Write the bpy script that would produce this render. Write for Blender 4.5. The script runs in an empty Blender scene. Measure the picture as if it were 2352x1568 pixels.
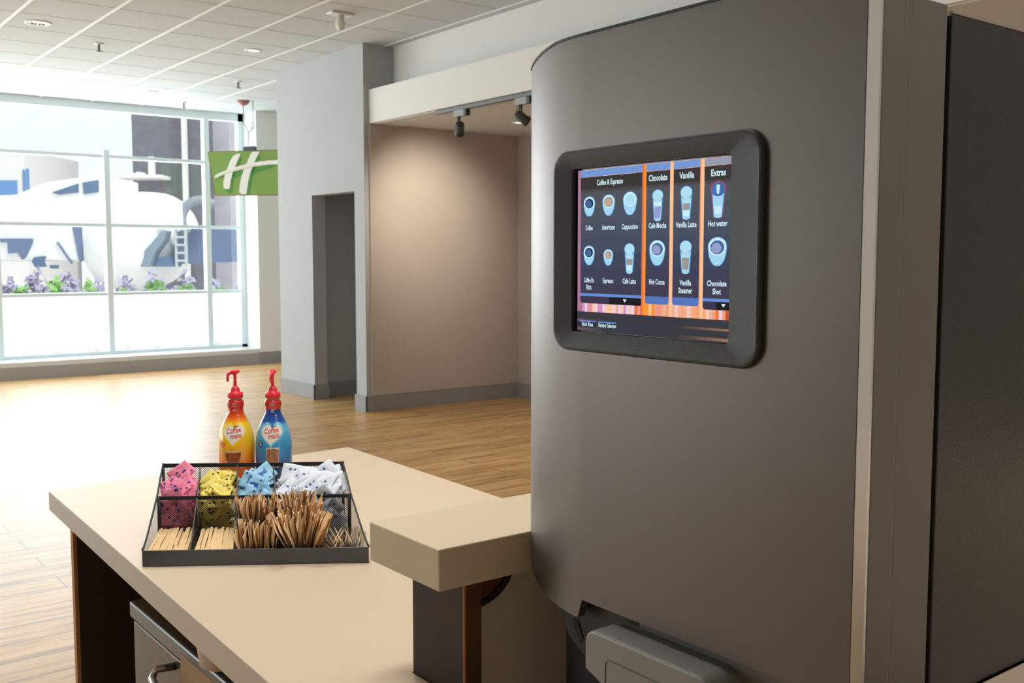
import bpy, bmesh, math, random
from mathutils import Matrix, Vector, Euler
random.seed(7)
D = bpy.data; SC = bpy.context.scene; COL = SC.collection
PI = math.pi
# ------------------------------------------------------------------ camera
f = 2360.; cx = 1176.; cy = 784.; YH = 590.
pitch = math.atan((cy-YH)/f); A = math.radians(37.4); H = 1.45
F = Vector((math.sin(A)*math.cos(pitch), math.cos(A)*math.cos(pitch), -math.sin(pitch)))
R = Vector((math.cos(A), -math.sin(A), 0)); U = R.cross(F)
cam = D.cameras.new('camera'); camo = D.objects.new('camera', cam); COL.objects.link(camo)
cam.sensor_width = 36; cam.lens = f/2352*36; cam.clip_start = .02; cam.clip_end = 300
m = Matrix((R, U, -F)).transposed().to_4x4(); m.translation = (0, 0, H); camo.matrix_world = m
cam.dof.use_dof = True; cam.dof.focus_distance = 1.5; cam.dof.aperture_fstop = 16
SC.camera = camo
# ------------------------------------------------------------------ world, lights, exposure
vs = SC.view_settings
vs.view_transform = 'Standard'; vs.look = 'None'; vs.gamma = 1; vs.exposure = 0.0
try: vs.use_curve_mapping = False
except Exception: pass
w = D.worlds.new('world'); SC.world = w; w.use_nodes = True
bg = w.node_tree.nodes['Background']; bg.inputs[0].default_value = (.95, .98, 1, 1); bg.inputs[1].default_value = 1.15
sn = D.lights.new('sun', 'SUN'); sn.energy = 2.2; sn.angle = .02; sn.color = (1, .97, .93)
sno = D.objects.new('sun', sn); COL.objects.link(sno); sno.rotation_euler = Vector((-.25, .62, -1)).to_track_quat('-Z', 'Y').to_euler()

def area(name, loc, rot, sx, sy, power, color=(1, 1, 1)):
    l = D.lights.new(name, 'AREA'); l.shape = 'RECTANGLE'; l.size = sx; l.size_y = sy; l.energy = power; l.color = color
    o = D.objects.new(name, l); o.location = loc; o.rotation_euler = rot; COL.objects.link(o); return o
# daylight entering through the long glazed front (just outside the panes)
area('window_daylight', (1.0, 14.5, 1.9), (-PI/2, 0, 0), 9.2, 2.7, 600, (.97, .985, 1))
# daylight of an unseen side window, added to light the machine door
area('added_side_daylight', (-6.32, 10.2, 1.75), (0, -PI/2, 0), 2.6, 6.2, 330, (.97, .985, 1))
# unseen ceiling panels added to light the counter from above
FILL = ((1.35, 2.75), (.75, 1.55), (2.0, -.6))
for x, y in FILL:
    area('ceiling_fill', (x, y, 3.36), (0, 0, 0), 1.1, .5, 26, (1, .965, .92))

# ------------------------------------------------------------------ pixel helpers (2352 x 1568)
def ray(x, y): return F + R*((x-cx)/f) - U*((y-cy)/f)
def onz(x, y, z): d = ray(x, y); t = (z-H)/d.z; return Vector((d.x*t, d.y*t, z))
def onX(x, y, X): d = ray(x, y); t = X/d.x; return Vector((X, d.y*t, H+d.z*t))
def onY(x, y, Y): d = ray(x, y); t = Y/d.y; return Vector((d.x*t, Y, H+d.z*t))
def ond(x, y, dep): d = ray(x, y)*dep; return Vector((d.x, d.y, H+d.z))

# ------------------------------------------------------------------ materials
def srgb(r, g, b):
    g_ = lambda c: (c/255/12.92) if c/255 <= .04045 else ((c/255+.055)/1.055)**2.4
    return (g_(r), g_(g), g_(b), 1)
MATS = {}
def mat(name, col, rough=.5, metal=0., spec=.5, emit=None, es=1., coat=0., noise=0., nscale=20., bump=0., bscale=200., trans=0.):
    if name in MATS: return MATS[name]
    m = D.materials.new(name); m.use_nodes = True; nt = m.node_tree; b = nt.nodes['Principled BSDF']
    b.inputs['Base Color'].default_value = col; b.inputs['Roughness'].default_value = rough
    b.inputs['Metallic'].default_value = metal; b.inputs['Specular IOR Level'].default_value = spec
    b.inputs['Coat Weight'].default_value = coat; b.inputs['Transmission Weight'].default_value = trans
    if emit: b.inputs['Emission Color'].default_value = emit; b.inputs['Emission Strength'].default_value = es
    if noise or bump: tc = nt.nodes.new('ShaderNodeTexCoord')
    if noise:
        n = nt.nodes.new('ShaderNodeTexNoise'); n.inputs['Scale'].default_value = nscale; n.inputs['Detail'].default_value = 4
        nt.links.new(tc.outputs['Object'], n.inputs['Vector'])
        r = nt.nodes.new('ShaderNodeValToRGB'); r.color_ramp.elements[0].position = .3; r.color_ramp.elements[1].position = .7
        r.color_ramp.elements[0].color = [c*(1-noise) for c in col[:3]]+[1]; r.color_ramp.elements[1].color = [min(1, c*(1+noise)) for c in col[:3]]+[1]
        nt.links.new(n.outputs[0], r.inputs[0]); nt.links.new(r.outputs[0], b.inputs['Base Color'])
    if bump:
        n = nt.nodes.new('ShaderNodeTexNoise'); n.inputs['Scale'].default_value = bscale; n.inputs['Detail'].default_value = 2
        nt.links.new(tc.outputs['Object'], n.inputs['Vector'])
        bp = nt.nodes.new('ShaderNodeBump'); bp.inputs['Strength'].default_value = bump; bp.inputs['Distance'].default_value = .002
        nt.links.new(n.outputs[0], bp.inputs['Height']); nt.links.new(bp.outputs[0], b.inputs['Normal'])
    MATS[name] = m; return m
def emis(name, col, s=1.):
    if name in MATS: return MATS[name]
    m = D.materials.new(name); m.use_nodes = True; nt = m.node_tree; nt.nodes.clear()
    e = nt.nodes.new('ShaderNodeEmission'); e.inputs[0].default_value = col; e.inputs[1].default_value = s
    o = nt.nodes.new('ShaderNodeOutputMaterial'); nt.links.new(e.outputs[0], o.inputs[0]); MATS[name] = m; return m

M_wall = mat('wall_paint', srgb(178, 181, 184), .85, noise=.015, nscale=3)
M_taupe = mat('taupe_wall_paint', srgb(188, 181, 176), .85, noise=.015, nscale=3)
M_white = mat('white_paint', srgb(232, 232, 230), .8)
M_base = mat('grey_skirting', srgb(150, 150, 152), .55)
M_frame = mat('window_aluminium', srgb(226, 242, 248), .4)
M_beige = mat('beige_laminate', srgb(222, 203, 178), .38, noise=.012, nscale=260)
M_ledge = mat('cream_laminate', srgb(222, 206, 176), .38, noise=.012, nscale=260)
M_edge = mat('beige_edge', srgb(208, 198, 186), .45)
M_darkwood = mat('dark_wood', srgb(54, 38, 26), .6, spec=.25, noise=.35, nscale=7)
M_cabdark = mat('dark_brown_panel', srgb(52, 38, 30), .6)
M_woodedge = mat('wood_edge_band', srgb(176, 120, 70), .5)
M_steel = mat('stainless_steel', srgb(98, 95, 93), .3, .9, noise=.1, nscale=9)
M_black = mat('black_plastic', srgb(26, 27, 25), .5, bump=.2, bscale=900)
M_blackmet = mat('black_metal', srgb(42, 44, 48), .42, .1, bump=.12, bscale=700)
M_dark = mat('dark_metal_lamp', srgb(52, 54, 56), .45)
M_greyfit = mat('grey_fitting', srgb(150, 156, 162), .5)

def plank_mat():
    m = D.materials.new('wood_plank_floor'); m.use_nodes = True; nt = m.node_tree; N = nt.nodes; L = nt.links; b = N['Principled BSDF']
    tc = N.new('ShaderNodeTexCoord'); sp = N.new('ShaderNodeMapping'); L.new(tc.outputs['Object'], sp.inputs[0])
    sp.inputs['Location'].default_value = (.37, .05, 0)
    br = N.new('ShaderNodeTexBrick'); L.new(sp.outputs[0], br.inputs['Vector'])
    br.offset = .37; br.offset_frequency = 2
    br.inputs['Scale'].default_value = 1; br.inputs['Brick Width'].default_value = 1.5; br.inputs['Row Height'].default_value = .19
    br.inputs['Mortar Size'].default_value = .0036; br.inputs['Mortar Smooth'].default_value = .2; br.inputs['Bias'].default_value = 0
    br.inputs['Color1'].default_value = (0, 0, 0, 1); br.inputs['Color2'].default_value = (1, 1, 1, 1); br.inputs['Mortar'].default_value = (.5, .5, .5, 1)
    # fine streaks along X, offset by plank
    mp = N.new('ShaderNodeMapping'); mp.inputs['Scale'].default_value = (1.1, 14, 1); L.new(tc.outputs['Object'], mp.inputs[0])
    add = N.new('ShaderNodeVectorMath'); add.operation = 'ADD'; L.new(mp.outputs[0], add.inputs[0])
    sc = N.new('ShaderNodeVectorMath'); sc.operation = 'SCALE'; sc.inputs['Scale'].default_value = 9; L.new(br.outputs['Color'], sc.inputs[0]); L.new(sc.outputs[0], add.inputs[1])
    n1 = N.new('ShaderNodeTexNoise'); n1.inputs['Scale'].default_value = 1.6; n1.inputs['Detail'].default_value = 6; n1.inputs['Roughness'].default_value = .62; n1.inputs['Distortion'].default_value = .8
    L.new(add.outputs[0], n1.inputs['Vector'])
    r = N.new('ShaderNodeValToRGB'); L.new(n1.outputs[0], r.inputs[0]); cr = r.color_ramp
    cr.elements[0].position = .28; cr.elements[0].color = srgb(140, 98, 54)
    cr.elements[1].position = .72; cr.elements[1].color = srgb(240, 204, 146)
    e = cr.elements.new(.47); e.color = srgb(212, 164, 102)
    mx = N.new('ShaderNodeMix'); mx.data_type = 'RGBA'; mx.blend_type = 'MULTIPLY'; mx.inputs[0].default_value = 1
    L.new(r.outputs[0], mx.inputs[6])
    rr = N.new('ShaderNodeMapRange'); rr.inputs[3].default_value = .86; rr.inputs[4].default_value = 1.08; L.new(br.outputs['Color'], rr.inputs[0])
    L.new(rr.outputs[0], mx.inputs[7])
    m2 = N.new('ShaderNodeMix'); m2.data_type = 'RGBA'; L.new(br.outputs['Fac'], m2.inputs[0]); L.new(mx.outputs[2], m2.inputs[6]); m2.inputs[7].default_value = srgb(74, 54, 36)
    L.new(m2.outputs[2], b.inputs['Base Color']); b.inputs['Roughness'].default_value = .36; b.inputs['Specular IOR Level'].default_value = .55
    bp = N.new('ShaderNodeBump'); bp.inputs['Strength'].default_value = .25; bp.inputs['Distance'].default_value = .002; bp.invert = True
    L.new(br.outputs['Fac'], bp.inputs['Height']); L.new(bp.outputs[0], b.inputs['Normal'])
    return m
M_floor = plank_mat()

def glass_mat(name, tint=(1, 1, 1, 1), gl=.06, frosted=0.):
    m = D.materials.new(name); m.use_nodes = True; nt = m.node_tree; nt.nodes.clear(); N = nt.nodes; L = nt.links
    t = N.new('ShaderNodeBsdfTransparent'); t.inputs[0].default_value = tint
    g = N.new('ShaderNodeBsdfGlossy'); g.inputs['Roughness'].default_value = .05
    mx = N.new('ShaderNodeMixShader'); mx.inputs[0].default_value = gl; L.new(t.outputs[0], mx.inputs[1]); L.new(g.outputs[0], mx.inputs[2])
    o = N.new('ShaderNodeOutputMaterial')
    if frosted:
        tr = N.new('ShaderNodeBsdfTranslucent'); df = N.new('ShaderNodeBsdfDiffuse')
        tc = N.new('ShaderNodeTexCoord'); nz = N.new('ShaderNodeTexNoise'); nz.inputs['Scale'].default_value = .9; L.new(tc.outputs['Object'], nz.inputs['Vector'])
        rp = N.new('ShaderNodeValToRGB'); rp.color_ramp.elements[0].position = .5; rp.color_ramp.elements[1].position = .62
        rp.color_ramp.elements[0].color = (.9, .9, .9, 1); rp.color_ramp.elements[1].color = (.68, .86, .88, 1)
        L.new(nz.outputs[0], rp.inputs[0]); L.new(rp.outputs[0], tr.inputs[0]); df.inputs[0].default_value = (.9, .9, .9, 1)
        m3 = N.new('ShaderNodeMixShader'); m3.inputs[0].default_value = .15; L.new(tr.outputs[0], m3.inputs[1]); L.new(df.outputs[0], m3.inputs[2])
        m2 = N.new('ShaderNodeMixShader'); m2.inputs[0].default_value = frosted; L.new(mx.outputs[0], m2.inputs[1]); L.new(m3.outputs[0], m2.inputs[2]); L.new(m2.outputs[0], o.inputs[0])
    else: L.new(mx.outputs[0], o.inputs[0])
    MATS[name] = m; return m
M_glass = glass_mat('window_glass', (.95, .98, .98, 1))
M_frost = glass_mat('frosted_glass', (1, 1, 1, 1), .04, .75)
M_clear = glass_mat('clear_plastic_film', (.97, .97, .97, 1), .22)

def mesh_mat(name, col, pitch_):
    """woven steel mesh: procedural diamond holes"""
    m = D.materials.new(name); m.use_nodes = True; nt = m.node_tree; N = nt.nodes; L = nt.links; b = N['Principled BSDF']
    b.inputs['Base Color'].default_value = col; b.inputs['Roughness'].default_value = .45
    tc = N.new('ShaderNodeTexCoord'); sx = N.new('ShaderNodeSeparateXYZ'); L.new(tc.outputs['UV'], sx.inputs[0])
    def mth(op, a, b_=None, v=None):
        n = N.new('ShaderNodeMath'); n.operation = op; L.new(a, n.inputs[0])
        if b_ is not None: L.new(b_, n.inputs[1])
        if v is not None: n.inputs[1].default_value = v
        return n.outputs[0]
    k = PI/pitch_
    s = mth('ADD', sx.outputs[0], sx.outputs[1]); d = mth('SUBTRACT', sx.outputs[0], sx.outputs[1])
    a1 = mth('ABSOLUTE', mth('SINE', mth('MULTIPLY', s, v=k))); a2 = mth('ABSOLUTE', mth('SINE', mth('MULTIPLY', d, v=k)))
    mn = mth('MINIMUM', a1, a2); hole = mth('GREATER_THAN', mn, v=.36)
    t = N.new('ShaderNodeBsdfTransparent'); mx = N.new('ShaderNodeMixShader'); L.new(hole, mx.inputs[0]); L.new(b.outputs[0], mx.inputs[1]); L.new(t.outputs[0], mx.inputs[2])
    L.new(mx.outputs[0], N['Material Output'].inputs[0]); MATS[name] = m; return m
M_mesh = mesh_mat('steel_mesh', srgb(48, 48, 50), .0044)

# ------------------------------------------------------------------ mesh builder
class MB:
    def __init__(s): s.v = []; s.f = []; s.m = []; s.uv = []; s.sm = []
    def add(s, vs_, fs, mi=0, smooth=False, uvs=None):
        o = len(s.v); s.v += [Vector(v) for v in vs_]
        for k, fc in enumerate(fs):
            s.f.append([o+i for i in fc]); s.m.append(mi if isinstance(mi, int) else mi[k]); s.sm.append(smooth)
            s.uv.append(uvs[k] if uvs else None)
        return s
    def box(s, a, b, mi=0, M=None):
        x0, y0, z0 = a; x1, y1, z1 = b
        vs_ = [Vector(p) for p in ((x0, y0, z0), (x1, y0, z0), (x1, y1, z0), (x0, y1, z0), (x0, y0, z1), (x1, y0, z1), (x1, y1, z1), (x0, y1, z1))]
        if M: vs_ = [M @ v for v in vs_]
        return s.add(vs_, [(0, 3, 2, 1), (4, 5, 6, 7), (0, 1, 5, 4), (1, 2, 6, 5), (2, 3, 7, 6), (3, 0, 4, 7)], mi)
    def prism(s, poly, d, mi=0, cap2=True):
        n = len(poly); P = [Vector(p) for p in poly]; Q = [p+Vector(d) for p in P]
        fs = [tuple(range(n))[::-1], tuple(range(n, 2*n))]+[(i, (i+1) % n, n+(i+1) % n, n+i) for i in range(n)]
        return s.add(P+Q, fs, mi)
    def poly(s, pts, mi=0): return s.add(pts, [tuple(range(len(pts)))], mi)
    def quad(s, a, b, c, d, mi=0, uv=False):
        P = [Vector(p) for p in (a, b, c, d)]; uvs = None
        if uv:
            ex = (P[1]-P[0]).normalized(); n = ex.cross(P[3]-P[0]).normalized(); ey = n.cross(ex)
            uvs = [[((p-P[0]).dot(ex), (p-P[0]).dot(ey)) for p in P]]
        return s.add(P, [(0, 1, 2, 3)], mi, uvs=uvs)
    def tube(s, pts, r, seg=8, mi=0, closed=False):
        pts = [Vector(p) for p in pts]; n = len(pts); rr = r if isinstance(r, (list, tuple)) else [r]*n; vs_ = []; up = None
        for i, p in enumerate(pts):
            t = (pts[(i+1) % n]-pts[i-1]) if closed else (pts[min(i+1, n-1)]-pts[max(i-1, 0)])
            t.normalize()
            if up is None: up = t.orthogonal().normalized()
            up = (up-t*up.dot(t)); up = up.normalized() if up.length > 1e-6 else t.orthogonal().normalized()
            b = t.cross(up)
            vs_ += [p+(up*math.cos(a)+b*math.sin(a))*rr[i] for a in [2*PI*k/seg for k in range(seg)]]
        fs = []
        for i in range(n if closed else n-1):
            j = (i+1) % n
            fs += [(i*seg+k, i*seg+(k+1) % seg, j*seg+(k+1) % seg, j*seg+k) for k in range(seg)]
        if not closed: fs += [tuple(range(seg))[::-1], tuple(range((n-1)*seg, n*seg))]
        return s.add(vs_, fs, mi, True)
    def lathe(s, prof, c=(0, 0, 0), seg=32, mi=0, M=None, caps=True):
        """prof list of (r, z[, mat])"""
        c = Vector(c); vs_ = []; fs = []; ms = []
        for p in prof:
            for k in range(seg):
                a = 2*PI*k/seg; v = Vector((p[0]*math.cos(a), p[0]*math.sin(a), p[1]))
                if M: v = M @ v
                vs_.append(v+c)
        for i in range(len(prof)-1):
            for k in range(seg):
                fs.append((i*seg+k, i*seg+(k+1) % seg, (i+1)*seg+(k+1) % seg, (i+1)*seg+k)); ms.append(prof[i][2] if len(prof[i]) > 2 else mi)
        if caps: fs.append(tuple(range(seg))[::-1]); ms.append(ms[0]); fs.append(tuple(range((len(prof)-1)*seg, len(prof)*seg))); ms.append(ms[-2])
        return s.add(vs_, fs, ms, True)
    def build(s, name, mats, parent=None, origin=None, bevel=0., bseg=2, recalc=True, angle=35):
        me = D.meshes.new(name); org = Vector(origin) if origin is not None else Vector((0, 0, 0))
        me.from_pydata([v-org for v in s.v], [], s.f)
        mats = mats if isinstance(mats, (list, tuple)) else [mats]
        for m_ in mats: me.materials.append(m_)
        for p, i, sm in zip(me.polygons, s.m, s.sm): p.material_index = i; p.use_smooth = sm
        if any(u for u in s.uv):
            ul = me.uv_layers.new(name='UVMap')
            for p, u in zip(me.polygons, s.uv):
                if u:
                    for li, c in zip(p.loop_indices, u): ul.data[li].uv = c
        if recalc or bevel:
            bm = bmesh.new(); bm.from_mesh(me)
            bmesh.ops.recalc_face_normals(bm, faces=bm.faces)
            if bevel:
                eds = [e for e in bm.edges if len(e.link_faces) == 2 and e.calc_face_angle(0) > math.radians(angle)]
                bmesh.ops.bevel(bm, geom=eds, offset=bevel, segments=bseg, affect='EDGES', profile=.5, clamp_overlap=True)
            bm.to_mesh(me); bm.free()
        o = D.objects.new(name, me); COL.objects.link(o)
        if parent: o.parent = parent
        if parent is None and origin is not None: o.location = org
        return o

def tag(o, label, cat, group=None, kind=None):
    o['label'] = label; o['category'] = cat
    if group: o['group'] = group
    if kind: o['kind'] = kind
    return o
def thing(name, label, cat, loc=(0, 0, 0), rot=(0, 0, 0), group=None):
    o = D.objects.new(name, None); o.empty_display_size = .05; COL.objects.link(o); o.location = loc; o.rotation_euler = rot
    return tag(o, label, cat, group)
def struct(name, mb, mats, **k):
    o = mb.build(name, mats, **k); o['kind'] = 'structure'; return o
def dup(root):
    r = root.copy(); COL.objects.link(r)
    for ch in list(root.children):
        c = ch.copy(); COL.objects.link(c); c.parent = r
        for g in ch.children: d = g.copy(); COL.objects.link(d); d.parent = c
    return r
def text_mb(s, size, xs=1., shear=0., bold=0., align='CENTER', spacing=1.):
    cu = D.curves.new('t', 'FONT'); cu.body = s; cu.size = size; cu.align_x = align; cu.align_y = 'CENTER'; cu.shear = shear; cu.offset = bold; cu.space_character = spacing; cu.resolution_u = 2
    o = D.objects.new('t', cu); COL.objects.link(o); dg = bpy.context.evaluated_depsgraph_get(); dg.update()
    me = D.meshes.new_from_object(o.evaluated_get(dg)); D.objects.remove(o)
    vs_ = [Vector((v.co.x*xs, v.co.y, 0)) for v in me.vertices]; fs = [tuple(p.vertices) for p in me.polygons]
    D.meshes.remove(me); D.curves.remove(cu); return vs_, fs
# ================================================================== THE ROOM
CEIL = 3.395; GY = 13.6; WX = 4.724
b = MB(); b.box((-6.2, -4, -.1), (8, 13.75, 0)); struct('floor', b, M_floor)
M_ceil = mat('ceiling_tile', srgb(202, 208, 212), .9, bump=.25, bscale=300)
b = MB(); b.box((-6.2, -4, CEIL), (8, 13.75, CEIL+.1)); struct('ceiling', b, M_ceil)
M_tee = mat('ceiling_grid_white', srgb(235, 238, 238), .6)
b = MB()
x = 2.55-.6*14
while x < 5.0:
    b.box((x-.012, -4, CEIL-.006), (x+.012, 13.6, CEIL-.0005)); x += .6
y = 13.6
y = 7.85-.6*19
while y < 13.6:
    x1 = 5.04 if y < 8.42 else (WX if y < 10.276 else 5.74)
    b.box((-6, y-.008, CEIL-.0025), (x1, y+.002, CEIL-.0004)); y += .6
struct('trim_1', b, M_tee)
b = MB()   # seam between tiles: thin recessed grey reveal beside each cross tee
y = 7.85-.6*19
while y < 13.6:
    x1 = 5.04 if y < 8.42 else (WX if y < 10.276 else 5.74)
    b.box((-6, y+.002, CEIL-.0012), (x1, y+.014, CEIL-.0003)); y += .6
struct('trim_2', b, mat('tile_seam', srgb(140, 140, 138), .9))

# wall with the door opening (wall face WX, opening Y 8.61..9.49, height 2.065)
b = MB()
b.box((WX, 9.49, 0), (WX+.145, 10.276, CEIL)); b.box((WX, 8.42, 0), (WX+.145, 8.61, CEIL)); b.box((WX, 8.61, 2.065), (WX+.145, 9.49, CEIL))
b.box((WX+.145, 8.42, 0), (7.2, 8.56, CEIL))           # wall between passage and alcove
b.box((WX+.145, 9.62, 0), (7.2, 10.276, CEIL))         # solid beyond the passage
b.box((7.0, 8.56, 0), (7.2, 9.62, CEIL)); b.box((WX+.145, 8.56, 2.5), (7.0, 9.62, 2.6))
struct('wall_center', b, M_wall)
T = .015
b = MB()
b.box((WX-T, 9.49-T, 0), (WX, 10.276+T, .15)); b.box((WX-T, 9.49-T, 0), (WX+.145+T, 9.49, .15)); b.box((WX+.145, 9.605, 0), (7, 9.62, .15))
b.box((WX-T, 8.405, 0), (WX, 8.61+T, .15)); b.box((WX, 8.61, 0), (WX+.145, 8.61+T, .15)); b.box((WX-T, 8.405, 0), (6.5, 8.42, .15))
b.box((6.485, -2.5, 0), (6.5, 8.42, .15))
struct('baseboard_center', b, M_base, bevel=.003)
# alcove: taupe walls and soffit
b = MB(); b.box((WX+.05, 8.4, .15), (6.5, 8.42, 2.675)); b.box((6.5, -2.6, 0), (6.6, 8.42, 2.675)); b.box((4.8, -2.7, 0), (6.6, -2.6, 2.675))
struct('wall_alcove', b, M_taupe)
b = MB(); b.box((5.047, -4, 2.9), (5.12, 8.42, CEIL)); struct('wall_upper', b, mat('upper_wall_paint', srgb(228, 228, 228), .85))
b = MB(); b.box((4.78, -4, 2.675), (5.12, 8.42, 2.98)); struct('trim_beam', b, M_white)
M_soff = mat('alcove_ceiling_paint', srgb(214, 220, 226), .85)
b = MB(); b.box((5.12, -4, 2.675), (6.6, 8.42, 2.72)); b.box((4.82, -4, 2.670), (5.12, 8.42, 2.6749)); struct('ceiling_alcove', b, M_soff)
# pier right of the window and walls out of frame
b = MB(); b.box((5.74, 13.15, 0), (8, 13.75, CEIL)); struct('wall_right', b, mat('pier_paint', srgb(240, 243, 245), .8))
b = MB(); b.box((5.725, 13.135, 0), (7.9, 13.15, .16)); b.box((5.725, 13.15, 0), (5.74, 13.6, .16)); struct('baseboard_right', b, M_base)
b = MB(); b.box((7.9, 10.276, 0), (8, 13.2, CEIL)); struct('wall_far_right', b, M_wall)
b = MB(); b.box((-6.2, -4.1, 0), (8, -4, CEIL)); struct('wall_back', b, M_white)
b = MB(); b.box((-6.3, -4, 0), (-6.2, 6.9, CEIL)); b.box((-6.3, 6.9, 0), (-6.2, 13.75, .3)); b.box((-6.3, 6.9, 3.2), (-6.2, 13.75, CEIL)); b.box((-6.3, 13.4, .3), (-6.2, 13.75, 3.2))
struct('wall_left', b, mat('grey_wall_paint', srgb(128, 126, 124), .8))
# knee wall, skirting and sill of the window
b = MB(); b.box((-6.2, 13.15, 0), (5.74, 13.6, .205)); struct('trim_sill', b, mat('sill_white', srgb(226, 228, 228), .5), bevel=.004)
b = MB(); b.box((-6.2, 13.138, 0), (5.725, 13.15, .15)); struct('baseboard_window', b, mat('window_skirting', srgb(168, 168, 170), .6))
# window: frame, mullions, transoms, panes
ZT = [.98, 1.852, 2.718]; VX = [5.215-1.305*k for k in range(9)]
b = MB()
b.box((-6.2, GY-.03, 3.29), (5.74, GY+.07, CEIL)); b.box((-6.2, GY-.03, .205), (5.74, GY+.07, .25))
b.box((5.66, GY-.03, .2), (5.74, GY+.07, CEIL))
for z in ZT: b.box((-6.2, GY-.025, z-.022), (5.7, GY+.06, z+.022))
for k, x in enumerate(VX): b.box((x-.036, GY-.04, .2), (x+.036, GY+.07, 2.80 if k == 1 else 3.35))
win = struct('window_1', b, M_frame, bevel=.003)
zs = [.25]+ZT+[3.29]; xs = sorted(VX+[-6.2, 5.66])
for zi in range(4):
    b = MB(); xq = [x_ for x_ in xs if zi < 3 or abs(x_-VX[1]) > .01]
    for xi in range(len(xq)-1): b.box((xq[xi]+.03, GY+.01, zs[zi]+.018), (xq[xi+1]-.03, GY+.016, zs[zi+1]-.018))
    o = b.build('pane' if zi else 'frosted_pane', M_glass if zi else M_frost, win)
    if not zi: o['label'] = 'frosted lower glass'

b = MB()
for yy in (6.95, 8.55, 10.15, 11.75, 13.35): b.box((-6.29, yy-.04, .3), (-6.21, yy+.04, 3.2))
for zz_ in (.32, 1.852, 3.18): b.box((-6.28, 6.9, zz_-.022), (-6.22, 13.4, zz_+.022))
win2 = struct('window_unseen', b, M_frame)  # unseen glazing added for its light on the machine door and floor
b = MB(); b.box((-6.255, 6.9, .3), (-6.25, 13.4, 3.2)); b.build('pane', M_glass, win2)

# ================================================================== OUTSIDE
M_pave = mat('pale_pavement', srgb(226, 222, 216), .9, noise=.04, nscale=2)
b = MB(); b.box((-40, 13.76, -.2), (60, 90, -.08)); b.box((-40, -6, -.2), (-6.31, 13.76, -.08)); o = struct('ground_outside', b, M_pave)
M_bdark = mat('dark_brick', srgb(112, 112, 124), .9, noise=.12, nscale=5)
M_bwhite = mat('white_cladding', srgb(236, 234, 232), .8)
M_blue = mat('blue_glazing', srgb(96, 146, 206), .4)
M_slate = mat('slate_glass', srgb(84, 112, 150), .3)
# dark building right of centre
t = thing('building', 'dark grey brick building with pale downpipe seen through the window', 'building', (9, 33, -.08))
og = t.location
def dbox(mb, px0, px1, py0, py1, dep, th, mi=0):
    """box with its front face at a given distance whose outline covers these pixels"""
    a = ond(px0, (py0+py1)/2, dep); c = ond(px1, (py0+py1)/2, dep)
    zt = H+(590-py0)/f*dep; zb = -.08 if py1 >= 600 else H+(590-py1)/f*dep
    n = Vector((F.x, F.y, 0)).normalized()*th
    a.z = c.z = 0
    P = [a, c, c+n, a+n]
    mb.add([p+Vector((0, 0, zb)) for p in P]+[p+Vector((0, 0, zt)) for p in P], [(0, 3, 2, 1), (4, 5, 6, 7), (0, 1, 5, 4), (1, 2, 6, 5), (2, 3, 7, 6), (3, 0, 4, 7)], mi)
b = MB(); dbox(b, 305, 470, 120, 640, 34, 6); b.build('wall', M_bdark, t, og)
b = MB(); dbox(b, 470, 700, 100, 640, 35, 5); b.build('wall', mat('pale_louvre', srgb(196, 192, 202), .9, noise=.1, nscale=1.5), t, og)
b = MB(); dbox(b, 418, 428, 120, 640, 33.7, .2); b.build('downpipe', M_bwhite, t, og)
b = MB(); dbox(b, 250, 368, 401, 409, 33, 1.2); b.build('canopy', M_bwhite, t, og)
b = MB(); dbox(b, 340, 352, 360, 402, 33.4, .2); b.build('canopy_post', M_bwhite, t, og)
for q in ((262, 300), (312, 322)):
    b = MB(); dbox(b, q[0], q[1], 395, 402, 33, .5); b.build('planter_box', M_bwhite, t, og)
t = thing('building', 'white building with bright blue panels at the left edge of the window', 'building', (3, 30, -.08)); og = t.location
b = MB(); dbox(b, -160, 60, 346, 600, 32, 4); b.build('wall', M_bwhite, t, og)
for q in ((-40, 26, 354, 401, M_slate), (28, 44, 356, 401, M_blue), (-40, 38, 415, 450, M_blue)):
    b = MB(); dbox(b, q[0], q[1], q[2], q[3], 31.9, .08); b.build('window', q[4], t, og)
b = MB(); dbox(b, 52, 56, 390, 440, 31.9, .08); dbox(b, 60, 65, 388, 436, 31.9, .08); b.build('drainpipe', M_blue, t, og)
# concrete mixer truck
t = thing('truck', 'large white mixer truck parked outside the window with grey discharge chute', 'truck', (4.5, 22, -.08)); og = t.location
DT = 22.
M_tw = mat('truck_white', srgb(240, 240, 240), .5); M_tb = mat('truck_blue_grey', srgb(104, 122, 158), .5)
def opoly(mb, pts, dep, th, mi=0):
    P = [ond(x, 590, dep) + Vector((0, 0, (590-y)/f*dep)) for x, y in pts]
    for p, (x, y) in zip(P, pts): p.z = H+(590-y)/f*dep
    mb.prism(P, Vector((F.x, F.y, 0)).normalized()*th, mi)
b = MB(); opoly(b, [(-150, 600), (-150, 455), (40, 448), (110, 420), (235, 402), (235, 600)], DT, 2.3); b.build('cab', M_tw, t, og, bevel=.05)
b = MB(); opoly(b, [(125, 443), (185, 423), (185, 443), (140, 448)], DT-.03, .06); b.build('window', M_slate, t, og)
b = MB(); opoly(b, [(195, 421), (231, 415), (231, 442), (197, 447)], DT-.03, .06); b.build('window', M_slate, t, og)
b = MB(); opoly(b, [(168, 520), (189, 520), (191, 596), (184, 601), (180, 596)], DT-.03, .06); b.build('mudguard', M_tb, t, og)
b = MB(); opoly(b, [(0, 548), (75, 548), (75, 556), (58, 590), (50, 596), (40, 580), (18, 582), (18, 556), (0, 556)], DT-.05, .08); b.build('mirror_bracket', M_tb, t, og)
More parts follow.
